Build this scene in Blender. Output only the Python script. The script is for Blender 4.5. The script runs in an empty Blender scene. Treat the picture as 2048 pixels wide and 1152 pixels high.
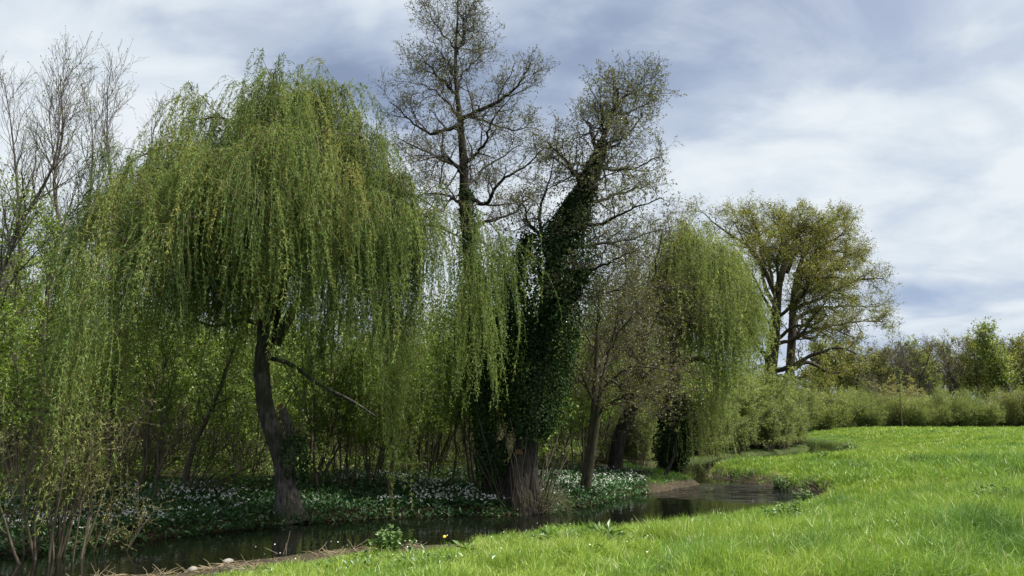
import bpy, bmesh, math
import numpy as np
from mathutils import Vector

rng = np.random.default_rng(11)
C = bpy.context.scene.collection
SC = bpy.context.scene
R = math.radians

# ---------------------------------------------------------------- camera model (used to turn measured directions into ground positions)
EYE = 1.6
PITCH = R(9.5)
FPX = 1518.0
cp, sp = math.cos(PITCH), math.sin(PITCH)

def P(px, py, Y):
    u = (px - 1024) / FPX; v = (576 - py) / FPX
    t = Y / (cp - v * sp)
    return np.array([u * t, Y, EYE + t * (sp + v * cp)])

# ---------------------------------------------------------------- small numpy helpers
def norm(a):
    return a / np.maximum(np.linalg.norm(a, axis=-1, keepdims=True), 1e-9)

def smooth(a, b, x):
    t = np.clip((x - a) / (b - a), 0, 1)
    return t * t * (3 - 2 * t)

_lat = np.random.default_rng(3).random((256, 256))
def vnoise(x, y):
    xi = np.floor(x).astype(int); yi = np.floor(y).astype(int)
    fx = x - xi; fy = y - yi
    fx = fx * fx * (3 - 2 * fx); fy = fy * fy * (3 - 2 * fy)
    a = _lat[xi & 255, yi & 255]; b = _lat[(xi + 1) & 255, yi & 255]
    c = _lat[xi & 255, (yi + 1) & 255]; d = _lat[(xi + 1) & 255, (yi + 1) & 255]
    return (a * (1 - fx) + b * fx) * (1 - fy) + (c * (1 - fx) + d * fx) * fy

def fbm(x, y, o=4):
    s = 0; a = .5
    for i in range(o):
        s = s + a * vnoise(x * 2 ** i + 17 * i, y * 2 ** i + 31 * i); a *= .5
    return s

def catmull(pts, M):
    p = np.asarray(pts, float)
    d = np.r_[0, np.cumsum(np.linalg.norm(np.diff(p[:, :3], axis=0), axis=1))]
    p = np.vstack([2 * p[0] - p[1], p, 2 * p[-1] - p[-2]])
    s = np.linspace(0, d[-1], M)
    k = np.clip(np.searchsorted(d, s, side='right') - 1, 0, len(d) - 2)
    t = ((s - d[k]) / np.maximum(d[k + 1] - d[k], 1e-9))[:, None]
    p0, p1, p2, p3 = p[k], p[k + 1], p[k + 2], p[k + 3]
    return .5 * (2 * p1 + (p2 - p0) * t + (2 * p0 - 5 * p1 + 4 * p2 - p3) * t * t + (3 * p1 - p0 - 3 * p2 + p3) * t ** 3)

def limb(path, M=16):
    """path of (px, py, Y, width in px) -> points, radii"""
    a = []
    for (px, py, Y, w) in path:
        q = P(px, py, Y)
        a.append([*q, .5 * w / FPX * Y])
    c = catmull(a, M)
    return c[:, :3], np.maximum(c[:, 3], .004)

class Geo:
    """collects quads with a per-vertex tint and a material slot"""
    def __init__(s):
        s.V = []; s.Q = []; s.T = []; s.M = []; s.S = []; s.n = 0
    def add(s, V, Q, tint, mat=0, sm=True):
        V = np.asarray(V, float).reshape(-1, 3); Q = np.asarray(Q, int).reshape(-1, 4)
        s.V.append(V); s.Q.append(Q + s.n); s.n += len(V)
        s.T.append(np.broadcast_to(np.asarray(tint, float), (len(V),)).copy())
        s.M.append(np.full(len(Q), mat)); s.S.append(np.full(len(Q), sm))
    def tubes(s, P_, R_, sides=4, tint=.5, mat=0, lump=0, freq=3.0):
        P_ = np.asarray(P_, float); R_ = np.asarray(R_, float)
        if P_.ndim == 2: P_ = P_[None]; R_ = R_[None]
        N, M, _ = P_.shape
        if N == 0: return
        T = norm(np.gradient(P_, axis=1))
        ref = np.where(np.abs(T.mean(1))[:, 2:3] > .8, np.array([[1., .13, 0]]), np.array([[0, .1, 1.]]))[:, None, :]
        n = norm(ref - T * (T * ref).sum(-1, keepdims=True)); b = np.cross(T, n)
        a = np.linspace(0, 2 * np.pi, sides, endpoint=False)
        rr = R_[:, :, None] * np.ones(sides)
        if lump:
            arc = np.r_[0, np.cumsum(np.linalg.norm(np.diff(P_[0], axis=0), axis=1))]
            aa, zz = np.meshgrid(a, arc)
            nz = fbm(np.cos(aa) * 2.2 * freq / 3 + 9, np.sin(aa) * 2.2 * freq / 3 + zz * freq * .35 + 5) - .47
            rr = rr * (1 + lump * 2 * nz[None])
        V = P_[:, :, None] + rr[..., None] * (np.cos(a)[:, None] * n[:, :, None] + np.sin(a)[:, None] * b[:, :, None])
        i = np.arange(N)[:, None, None] * M * sides; j = np.arange(M - 1)[None, :, None] * sides
        k = np.arange(sides)[None, None, :]; k2 = (k + 1) % sides
        Q = np.stack([i + j + k, i + j + k2, i + j + sides + k2, i + j + sides + k], -1)
        tt = np.broadcast_to(np.asarray(tint, float).reshape(-1, 1), (N, M * sides)) if np.ndim(tint) else tint
        s.add(V, Q, np.ravel(tt) if np.ndim(tint) else tint, mat)
    def leaves(s, pos, dirs, L, W, tint, mat=0, flat=None, fold=.18):
        N = len(pos)
        if N == 0: return
        d = norm(dirs); r = rng.normal(0, 1, (N, 3)) if flat is None else flat + rng.normal(0, .45, (N, 3))
        side = norm(np.cross(d, r)); up = np.cross(side, d)
        L = np.broadcast_to(L, (N,))[:, None]; W = np.broadcast_to(W, (N,))[:, None]
        mid = pos + d * L * .45 + up * W * fold
        V = np.stack([pos, mid + side * W * .5, pos + d * L - up * L * .08, mid - side * W * .5], 1)
        q = np.arange(N * 4).reshape(N, 4)
        s.add(V, q, np.repeat(np.broadcast_to(tint, (N,)), 4), mat, False)
    def disc(s, c, nrm, r, tint=.5, mat=0, seg=10):
        nrm = norm(np.asarray(nrm, float)); ref = np.array([0, .2, 1.]) if abs(nrm[2]) < .8 else np.array([1., 0, 0])
        u = norm(np.cross(nrm, ref)); v = np.cross(nrm, u)
        a = np.linspace(0, 2 * np.pi, seg, endpoint=False)
        ring = np.asarray(c) + r * (np.cos(a)[:, None] * u + np.sin(a)[:, None] * v)
        V = np.vstack([[c], ring]); Q = [[0, 1 + i, 1 + (i + 1) % seg, 1 + (i + 2) % seg] for i in range(0, seg, 2)]
        s.add(V, Q, tint, mat, False)
    def build(s, name, mats, parent=None, origin=(0, 0, 0)):
        V = np.vstack(s.V) - np.asarray(origin, float); Q = np.vstack(s.Q)
        me = bpy.data.meshes.new(name)
        me.vertices.add(len(V)); me.vertices.foreach_set('co', V.astype(np.float32).ravel())
        me.loops.add(Q.size); me.loops.foreach_set('vertex_index', Q.astype(np.int32).ravel())
        me.polygons.add(len(Q)); me.polygons.foreach_set('loop_start', np.arange(0, Q.size, 4, dtype=np.int32))
        for m in (mats if isinstance(mats, (list, tuple)) else [mats]): me.materials.append(m)
        me.polygons.foreach_set('material_index', np.concatenate(s.M).astype(np.int32))
        me.polygons.foreach_set('use_smooth', np.concatenate(s.S))
        at = me.attributes.new('tint', 'FLOAT', 'POINT'); at.data.foreach_set('value', np.concatenate(s.T).astype(np.float32))
        me.update(calc_edges=True)
        o = bpy.data.objects.new(name, me); C.objects.link(o)
        if parent is not None: o.parent = parent
        else: o.location = origin
        return o

def grow(S, D, L, R0, R1, n, wob=.1, trop=(0, 0, 0)):
    N = len(S); p = np.empty((N, n + 1, 3)); p[:, 0] = S; d = norm(np.asarray(D, float)); tr = np.asarray(trop, float)
    for i in range(n):
        d = norm(d + rng.normal(0, wob, (N, 3)) + tr)
        p[:, i + 1] = p[:, i] + d * (np.broadcast_to(L, (N,)) / n)[:, None]
    t = np.linspace(0, 1, n + 1)[None]
    return p, np.broadcast_to(R0, (N,))[:, None] * (1 - t) + np.broadcast_to(R1, (N,))[:, None] * t

def at_t(Pp, Rr, idx, t):
    M = Pp.shape[1]; x = t * (M - 1); k = np.clip(x.astype(int), 0, M - 2); f = (x - k)[:, None]
    a, b = Pp[idx, k], Pp[idx, k + 1]
    return a * (1 - f) + b * f, norm(b - a), Rr[idx, k] * (1 - f[:, 0]) + Rr[idx, k + 1] * f[:, 0]

def spawn(Pp, Rr, k, t0, t1, a0, a1, up=0.):
    """k children per parent: start, direction, parent radius, t, parent index"""
    N = len(Pp)
    if N == 0: k = 0
    idx = np.repeat(np.arange(N), k)
    t = t0 + (t1 - t0) * ((np.tile(np.arange(k), N) + rng.random(N * k)) / max(k, 1))
    pos, T, r = at_t(Pp, Rr, idx, t)
    az = np.tile(np.arange(k), N) * 2.4 + np.repeat(rng.random(N) * 6.28, k) + rng.normal(0, .5, N * k)
    ref = np.where(np.abs(T[:, 2:3]) > .85, np.array([[1., 0, 0]]), np.array([[0, 0, 1.]]))
    n = norm(np.cross(T, ref)); b = np.cross(T, n)
    an = np.radians(rng.uniform(a0, a1, N * k))[:, None]
    d = np.cos(an) * T + np.sin(an) * (np.cos(az)[:, None] * n + np.sin(az)[:, None] * b)
    d[:, 2] += up
    return pos, norm(d), r, t, idx

def stackp(lst):
    return np.stack([a for a, b in lst]), np.stack([b for a, b in lst])

# ---------------------------------------------------------------- materials
def ramp(nt, stops):
    r = nt.nodes.new('ShaderNodeValToRGB'); e = r.color_ramp.elements
    while len(e) < len(stops): e.new(.5)
    for el, (p, c) in zip(e, stops): el.position = p; el.color = (*c, 1)
    return r

def leaf_mat(name, stops, trans=.35, gloss=.04, rough=.5, warm=(1.15, 1.1, .55), rnd=.25, patch=0, pscale=.2):
    m = bpy.data.materials.new(name); m.use_nodes = True; nt = m.node_tree; N = nt.nodes; L = nt.links; N.clear()
    out = N.new('ShaderNodeOutputMaterial'); at = N.new('ShaderNodeAttribute'); at.attribute_name = 'tint'
    oi = N.new('ShaderNodeObjectInfo')
    ma = N.new('ShaderNodeMath'); ma.operation = 'MULTIPLY_ADD'; ma.inputs[1].default_value = rnd; L.new(oi.outputs['Random'], ma.inputs[0])
    mb = N.new('ShaderNodeMath'); mb.operation = 'ADD'; mb.inputs[1].default_value = -rnd * .5; L.new(at.outputs['Fac'], mb.inputs[0]); L.new(mb.outputs[0], ma.inputs[2])
    fac = ma.outputs[0]
    if patch:
        ge = N.new('ShaderNodeNewGeometry'); nz = N.new('ShaderNodeTexNoise'); nz.inputs['Scale'].default_value = pscale; nz.inputs['Detail'].default_value = 4
        L.new(ge.outputs['Position'], nz.inputs['Vector'])
        mc = N.new('ShaderNodeMath'); mc.operation = 'MULTIPLY_ADD'; mc.inputs[1].default_value = patch
        L.new(nz.outputs['Fac'], mc.inputs[0])
        md = N.new('ShaderNodeMath'); md.operation = 'ADD'; md.inputs[1].default_value = -patch * .5; L.new(fac, md.inputs[0]); L.new(md.outputs[0], mc.inputs[2]); fac = mc.outputs[0]
    rp = ramp(nt, stops); L.new(fac, rp.inputs[0])
    df = N.new('ShaderNodeBsdfDiffuse'); tr = N.new('ShaderNodeBsdfTranslucent'); gl = N.new('ShaderNodeBsdfGlossy')
    gl.inputs['Roughness'].default_value = rough
    mx = N.new('ShaderNodeMix'); mx.data_type = 'RGBA'; mx.blend_type = 'MULTIPLY'; mx.inputs[0].default_value = 1
    L.new(rp.outputs[0], mx.inputs[6]); mx.inputs[7].default_value = (*warm, 1)
    L.new(rp.outputs[0], df.inputs[0]); L.new(mx.outputs[2], tr.inputs[0])
    a = N.new('ShaderNodeMixShader'); a.inputs[0].default_value = trans; L.new(df.outputs[0], a.inputs[1]); L.new(tr.outputs[0], a.inputs[2])
    b = N.new('ShaderNodeMixShader'); b.inputs[0].default_value = gloss; L.new(a.outputs[0], b.inputs[1]); L.new(gl.outputs[0], b.inputs[2])
    L.new(b.outputs[0], out.inputs[0])
    return m

def bark_mat(name, c1, c2, scale=6, bump=.5, moss=None):
    m = bpy.data.materials.new(name); m.use_nodes = True; nt = m.node_tree; N = nt.nodes; L = nt.links
    bs = N['Principled BSDF']; bs.inputs['Roughness'].default_value = .9; bs.inputs['Specular IOR Level'].default_value = .2
    tc = N.new('ShaderNodeTexCoord'); mp = N.new('ShaderNodeMapping'); mp.inputs['Scale'].default_value = (scale, scale, scale * .22)
    nz = N.new('ShaderNodeTexNoise'); nz.inputs['Scale'].default_value = 2.2; nz.inputs['Detail'].default_value = 6; nz.inputs['Distortion'].default_value = .6
    L.new(tc.outputs['Object'], mp.inputs[0]); L.new(mp.outputs[0], nz.inputs['Vector'])
    rp = ramp(nt, [(.3, c1), (.62, c2)]); L.new(nz.outputs['Fac'], rp.inputs[0])
    col = rp.outputs[0]
    if moss:
        n2 = N.new('ShaderNodeTexNoise'); n2.inputs['Scale'].default_value = 1.3; n2.inputs['Detail'].default_value = 5; L.new(tc.outputs['Object'], n2.inputs['Vector'])
        r2 = ramp(nt, [(.45, (0, 0, 0)), (.62, (.8, .8, .8))]); L.new(n2.outputs['Fac'], r2.inputs[0])
        mx = N.new('ShaderNodeMix'); mx.data_type = 'RGBA'; L.new(r2.outputs[0], mx.inputs[0]); L.new(col, mx.inputs[6]); mx.inputs[7].default_value = (*moss, 1); col = mx.outputs[2]
    L.new(col, bs.inputs['Base Color'])
    bp = N.new('ShaderNodeBump'); bp.inputs['Strength'].default_value = bump; bp.inputs['Distance'].default_value = .04; L.new(nz.outputs['Fac'], bp.inputs['Height']); L.new(bp.outputs[0], bs.inputs['Normal'])
    return m

M_WILLOW = leaf_mat('willow_leaf', [(0, (.03, .06, .018)), (.35, (.092, .155, .042)), (.72, (.195, .27, .075)), (1, (.30, .30, .09))], trans=.42, gloss=.012)
M_WILLOW2 = leaf_mat('pale_willow_leaf', [(0, (.09, .13, .045)), (.4, (.21, .275, .09)), (.75, (.33, .40, .14)), (1, (.40, .42, .17))], trans=.45, gloss=.012)
M_WTWIG = bark_mat('willow_twig', (.08, .08, .025), (.16, .16, .05), 8, .1)
M_WBARK = bark_mat('willow_bark', (.012, .010, .009), (.13, .12, .105), 9, 1.6, moss=(.035, .04, .02))
M_ALDER = leaf_mat('alder_leaf', [(0, (.06, .07, .025)), (.5, (.13, .15, .05)), (1, (.21, .22, .09))], trans=.3)
M_ABARK = bark_mat('alder_bark', (.010, .009, .008), (.042, .036, .032), 7, .9)
M_ATWIG = bark_mat('alder_twig', (.035, .028, .024), (.075, .062, .052), 9, .1)
M_IVY = leaf_mat('ivy_leaf', [(0, (.01, .026, .007)), (.6, (.032, .068, .016)), (1, (.09, .15, .04))], trans=.2, gloss=.015, rough=.6)
M_OLIVE = leaf_mat('olive_leaf', [(0, (.06, .06, .016)), (.5, (.125, .135, .03)), (1, (.21, .21, .06))], trans=.35)
M_OAK = leaf_mat('oak_leaf', [(0, (.135, .10, .02)), (.45, (.175, .18, .03)), (1, (.24, .275, .058))], trans=.4)
M_OBARK = bark_mat('oak_bark', (.024, .02, .015), (.075, .062, .046), 3, .8)
M_HAZEL = leaf_mat('hazel_leaf', [(0, (.06, .10, .014)), (.5, (.145, .235, .028)), (1, (.27, .37, .05))], trans=.45)
M_BROWNLEAF = leaf_mat('bramble_leaf', [(0, (.04, .035, .014)), (.5, (.075, .08, .022)), (1, (.12, .14, .035))], trans=.35)
M_PALE = leaf_mat('pale_leaf', [(0, (.10, .14, .035)), (.5, (.18, .25, .06)), (1, (.29, .34, .1))], trans=.45)
M_FAROAK = leaf_mat('far_oak_leaf', [(0, (.12, .12, .03)), (.5, (.19, .21, .045)), (1, (.28, .31, .08))], trans=.4)
M_FAR = leaf_mat('far_leaf', [(0, (.11, .15, .035)), (.5, (.2, .26, .06)), (1, (.31, .36, .11))], trans=.4, rnd=.5)  # leaf colour lightened, some aerial haze of the distance put into it
M_YELLOW = leaf_mat('yellow_leaf', [(0, (.22, .22, .07)), (1, (.36, .34, .13))], trans=.4)
M_BARE = bark_mat('bare_twig', (.04, .033, .03), (.1, .085, .075), 8, .1)
M_STEM = bark_mat('grey_stem', (.035, .03, .022), (.12, .10, .075), 9, .3, moss=(.06, .07, .025))
M_PSTEM = bark_mat('pale_stem', (.1, .09, .06), (.22, .19, .13), 9, .2)
M_CUT = bark_mat('cut_wood', (.07, .04, .022), (.17, .10, .055), 22, .6)
M_DEAD = bark_mat('dead_wood', (.09, .075, .055), (.24, .2, .15), 12, .4)
M_GRASS = leaf_mat('meadow_grass', [(0, (.06, .135, .035)), (.28, (.135, .25, .06)), (.6, (.245, .37, .055)), (.85, (.325, .41, .085)), (1, (.44, .43, .25))], trans=.35, gloss=.035, rough=.42, warm=(1.1, 1.1, .5), rnd=0, patch=.55, pscale=.16)
M_DOCK = leaf_mat('dock_leaf', [(0, (.035, .085, .018)), (.6, (.085, .165, .03)), (1, (.16, .25, .07))], trans=.25, gloss=.06)
M_GARLIC = leaf_mat('garlic_leaf', [(0, (.012, .045, .012)), (.6, (.03, .10, .02)), (1, (.07, .16, .035))], trans=.25, gloss=.06)
M_STRAW = leaf_mat('dry_straw', [(0, (.16, .12, .07)), (1, (.36, .3, .19))], trans=.1, rnd=0)

def flat_mat(name, c, rough=.8):
    m = bpy.data.materials.new(name); m.use_nodes = True; b = m.node_tree.nodes['Principled BSDF']
    N = m.node_tree.nodes; nz = N.new('ShaderNodeTexNoise'); nz.inputs['Scale'].default_value = 14
    rp = ramp(m.node_tree, [(.35, tuple(x * .75 for x in c)), (.65, c)]); m.node_tree.links.new(nz.outputs['Fac'], rp.inputs[0]); m.node_tree.links.new(rp.outputs[0], b.inputs['Base Color'])
    b.inputs['Roughness'].default_value = rough; return m
M_PETAL = flat_mat('white_petal', (.8, .8, .76)); M_STONE = flat_mat('stone', (.24, .22, .19)); M_DANDY = flat_mat('yellow_petal', (.75, .55, .02))

# ---------------------------------------------------------------- objects
def thing(name, label, cat, loc=(0, 0, 0), group=None):
    o = bpy.data.objects.new(name, None); C.objects.link(o); o.location = loc
    o.empty_display_size = .3
    o['label'] = label; o['category'] = cat
    if group: o['group'] = group
    return o

def copy_tree(root, loc, rz=0., sc=1., label=None, sz=None):
    r = root.copy(); C.objects.link(r); r.location = loc; r.rotation_euler = (0, 0, rz); r.scale = (sc, sc, sz or sc)
    if label: r['label'] = label
    for ch in list(root.children):
        c = ch.copy(); C.objects.link(c); c.parent = r
    return r

def setting(o, kind='structure', label=None, cat=None):
    o['kind'] = kind
    if label: o['label'] = label
    if cat: o['category'] = cat
    return o

# ---------------------------------------------------------------- stream and terrain
WZ = -.70
LEFT = np.array([(-40, -6), (-22, 4), (-14, 9.6), (-11.5, 11.3), (-8.9, 13.0), (-7, 14.5), (-5.2, 16.6), (-2.9, 18.0), (-.3, 18.2), (.8, 18.8), (2.5, 21.3), (4.1, 23.4), (5.4, 25.0), (6.3, 26.2), (6.3, 27.2), (5.7, 28.8), (5.5, 31), (6.3, 34), (8.6, 38), (12, 43), (16.3, 47), (19.8, 52), (22, 58), (24.5, 65), (25, 74), (23, 88), (20, 112)], float)
RIGHT = np.array([(-40, -12), (-20, 0), (-13, 5), (-8.5, 8.7), (-5.3, 11.5), (-3.6, 13.2), (-1.4, 14.0), (.1, 14.9), (2.2, 15.9), (5, 17.7), (7, 19.5), (8.5, 21.6), (9.0, 23.6), (8.6, 25.4), (8.0, 27), (7.6, 28.6), (7.5, 30.5), (9, 33.2), (12, 37), (16, 41.8), (19.6, 46), (22.2, 50.5), (23.6, 55), (26.5, 62), (28, 69), (28, 78), (26, 90), (24, 112)], float)
POLY = np.vstack([LEFT, RIGHT[::-1]])

def dist_line(x, y, ln):
    d = np.full(x.shape, 1e9)
    for a, b in zip(ln[:-1], ln[1:]):
        e = b - a; t = np.clip(((x - a[0]) * e[0] + (y - a[1]) * e[1]) / (e @ e), 0, 1)
        d = np.minimum(d, np.hypot(x - a[0] - t * e[0], y - a[1] - t * e[1]))
    return d

def inside(x, y):
    c = np.zeros(x.shape, bool); p = POLY
    for a, b in zip(p, np.roll(p, -1, 0)):
        cond = (a[1] > y) != (b[1] > y)
        xx = (b[0] - a[0]) * (y - a[1]) / (b[1] - a[1] + 1e-12) + a[0]
        c ^= cond & (x < xx)
    return c

def ground(x, y):
    """height, side (1 = meadow, 0 = wood), distance to the water's edge (negative in the water)"""
    x = np.asarray(x, float); y = np.asarray(y, float)
    wx = x + (fbm(x * .9, y * .9, 3) - .44) * .9; wy = y + (fbm(x * .9 + 40, y * .9 + 9, 3) - .44) * .9
    dl = dist_line(wx, wy, LEFT); dr = dist_line(wx, wy, RIGHT); ins = inside(wx, wy)
    side = (dr < dl).astype(float)
    d = np.minimum(dl, dr); d = np.where(ins, -d, d)
    und = (fbm(x * .22, y * .22, 3) - .44)
    tus = (fbm(x * 1.3, y * 1.3, 3) - .44)
    far = smooth(31, 37, y); steep = smooth(19, 23, y) * smooth(2, 5, x) * (1 - far)
    zm = -.74 + smooth(-.05, .45, d) * (.12 + .24 * steep) + smooth(.2, 7.5 + 3 * far, d) * (.6 - .24 * steep) + .3 * und * smooth(1, 6, d) + .13 * tus * smooth(.1, 1, d)
    zw = -.74 + smooth(-.05, .35, d) * .22 + smooth(.3, 5, d) * .34 + .35 * und * smooth(1, 6, d) + .12 * tus * smooth(.1, 1, d)
    z = np.where(side > .5, zm, zw)
    z = np.where(d < 0, -.74 - .5 * smooth(0, 1.2, -d), z)
    return z, side, d

def gz(x, y):
    return float(ground(np.array([x]), np.array([y]))[0][0])

def axis(segs):
    out = []
    for a, b, s in segs: out.append(np.arange(a, b, s))
    out.append([segs[-1][1]]); return np.concatenate(out)

xs = axis([(-420, -60, 20), (-60, -20, 1.2), (-20, -11, .35), (-11, 12, .13), (12, 26, .3), (26, 60, 1.2), (60, 420, 20)])
ys = axis([(-60, 0, 5), (0, 6, .6), (6, 32, .14), (32, 60, .35), (60, 110, 1.2), (110, 500, 20)])
gx, gy = np.meshgrid(xs, ys)
zz, sd, dd = ground(gx, gy)
nx, ny = len(xs), len(ys)
ii = np.arange(ny - 1)[:, None] * nx + np.arange(nx - 1)[None]
grn = np.maximum(sd, smooth(30, 40, gy) * smooth(2, 6, gx) * .45)
g = Geo(); g.add(np.stack([gx, gy, zz], -1), np.stack([ii, ii + 1, ii + nx + 1, ii + nx], -1), grn.ravel())
mg = bpy.data.materials.new('ground_soil'); mg.use_nodes = True
nt = mg.node_tree; N = nt.nodes; L = nt.links; bs = N['Principled BSDF']; bs.inputs['Roughness'].default_value = .95; bs.inputs['Specular IOR Level'].default_value = .1
at = N.new('ShaderNodeAttribute'); at.attribute_name = 'tint'; bk = N.new('ShaderNodeAttribute'); bk.attribute_name = 'bank'
ge = N.new('ShaderNodeNewGeometry')
n1 = N.new('ShaderNodeTexNoise'); n1.inputs['Scale'].default_value = 1.2; n1.inputs['Detail'].default_value = 8; L.new(ge.outputs['Position'], n1.inputs['Vector'])
n2 = N.new('ShaderNodeTexNoise'); n2.inputs['Scale'].default_value = 18; n2.inputs['Detail'].default_value = 5; L.new(ge.outputs['Position'], n2.inputs['Vector'])
rw = ramp(nt, [(.3, (.018, .016, .009)), (.7, (.05, .042, .022))]); L.new(n2.outputs['Fac'], rw.inputs[0])
rm = ramp(nt, [(.3, (.02, .04, .01)), (.5, (.04, .08, .016)), (.72, (.065, .105, .024))]); L.new(n1.outputs['Fac'], rm.inputs[0])
rb = ramp(nt, [(.3, (.022, .018, .012)), (.55, (.055, .045, .03)), (.75, (.12, .10, .07))]); L.new(n2.outputs['Fac'], rb.inputs[0])
m1 = N.new('ShaderNodeMix'); m1.data_type = 'RGBA'; L.new(at.outputs['Fac'], m1.inputs[0]); L.new(rw.outputs[0], m1.inputs[6]); L.new(rm.outputs[0], m1.inputs[7])
m2 = N.new('ShaderNodeMix'); m2.data_type = 'RGBA'; L.new(bk.outputs['Fac'], m2.inputs[0]); L.new(m1.outputs[2], m2.inputs[6]); L.new(rb.outputs[0], m2.inputs[7])
L.new(m2.outputs[2], bs.inputs['Base Color'])
bp = N.new('ShaderNodeBump'); bp.inputs['Strength'].default_value = .8; bp.inputs['Distance'].default_value = .05; L.new(n2.outputs['Fac'], bp.inputs['Height']); L.new(bp.outputs[0], bs.inputs['Normal'])
go = setting(g.build('ground', mg), 'structure', 'meadow and woodland floor cut by the stream')
bank = np.where(sd > .5, smooth(.5 + 1.55 * smooth(-.2, -1.2, gx), .1 + 1.05 * smooth(-.2, -1.2, gx), dd + (fbm(gx * 2, gy * 2) - .5) * .8), smooth(.3, .1, dd) * .08)
bank = np.where((sd < .5) & (gx > 4.3) & (gy > 23) & (gy < 30), smooth(1.5, .5, dd + (fbm(gx * 2, gy * 2) - .5)) * .9, bank)
ba = go.data.attributes.new('bank', 'FLOAT', 'POINT'); ba.data.foreach_set('value', bank.ravel().astype(np.float32))

# water: one sheet that runs a little under both banks
def offset(ln, s):
    t = norm(np.gradient(ln, axis=0)); return ln + s * np.stack([-t[:, 1], t[:, 0]], -1)
wp = np.vstack([offset(LEFT, .9), offset(RIGHT, -.9)[::-1]])
bm = bmesh.new(); bm.faces.new([bm.verts.new((x, y, WZ)) for x, y in wp]); bm.normal_update()
if bm.faces[0:1] and list(bm.faces)[0].normal.z < 0: bmesh.ops.reverse_faces(bm, faces=list(bm.faces))
bmesh.ops.triangulate(bm, faces=list(bm.faces))
me = bpy.data.meshes.new('water'); bm.to_mesh(me); bm.free()
wo = setting(bpy.data.objects.new('water', me), 'structure', 'dark slow stream winding past the willows'); C.objects.link(wo)
mw = bpy.data.materials.new('stream_water'); mw.use_nodes = True; nt = mw.node_tree; N = nt.nodes; L = nt.links; bs = N['Principled BSDF']
bs.inputs['Base Color'].default_value = (.004, .005, .003, 1); bs.inputs['Roughness'].default_value = .05; bs.inputs['IOR'].default_value = 1.4
ge = N.new('ShaderNodeNewGeometry')
mp = N.new('ShaderNodeMapping'); mp.inputs['Scale'].default_value = (1, 2.2, 1); mp.inputs['Rotation'].default_value = (0, 0, R(-28)); L.new(ge.outputs['Position'], mp.inputs[0])
na = N.new('ShaderNodeTexNoise'); na.inputs['Scale'].default_value = 2.6; na.inputs['Detail'].default_value = 4; na.inputs['Distortion'].default_value = .8; L.new(mp.outputs[0], na.inputs['Vector'])
nb = N.new('ShaderNodeTexNoise'); nb.inputs['Scale'].default_value = .55; nb.inputs['Detail'].default_value = 2; L.new(mp.outputs[0], nb.inputs['Vector'])
# livelier water where the stream runs over the shallow bend
vd = N.new('ShaderNodeVectorMath'); vd.operation = 'DISTANCE'; vd.inputs[1].default_value = (7.0, 23.6, WZ); L.new(ge.outputs['Position'], vd.inputs[0])
mr = N.new('ShaderNodeMapRange'); mr.inputs[1].default_value = .8; mr.inputs[2].default_value = 3.0; mr.inputs[3].default_value = 9.0; mr.inputs[4].default_value = .04; L.new(vd.outputs['Value'], mr.inputs[0])
ms = N.new('ShaderNodeMapping'); ms.inputs['Scale'].default_value = (.8, 2.6, 1); L.new(ge.outputs['Position'], ms.inputs[0])
ns = N.new('ShaderNodeTexNoise'); ns.inputs['Scale'].default_value = 1.3; ns.inputs['Detail'].default_value = 4; L.new(ms.outputs[0], ns.inputs['Vector'])
rs = N.new('ShaderNodeMapRange'); rs.inputs[1].default_value = .44; rs.inputs[2].default_value = .6; rs.inputs[3].default_value = .06; rs.inputs[4].default_value = 1.0; L.new(ns.outputs['Fac'], rs.inputs[0])
mm = N.new('ShaderNodeMath'); mm.operation = 'MULTIPLY'; L.new(mr.outputs[0], mm.inputs[0]); L.new(rs.outputs[0], mm.inputs[1])
bp = N.new('ShaderNodeBump'); bp.inputs['Distance'].default_value = .22; L.new(mm.outputs[0], bp.inputs['Strength']); L.new(na.outputs['Fac'], bp.inputs['Height']); L.new(bp.outputs[0], bs.inputs['Normal'])
me.materials.append(mw)

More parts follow.
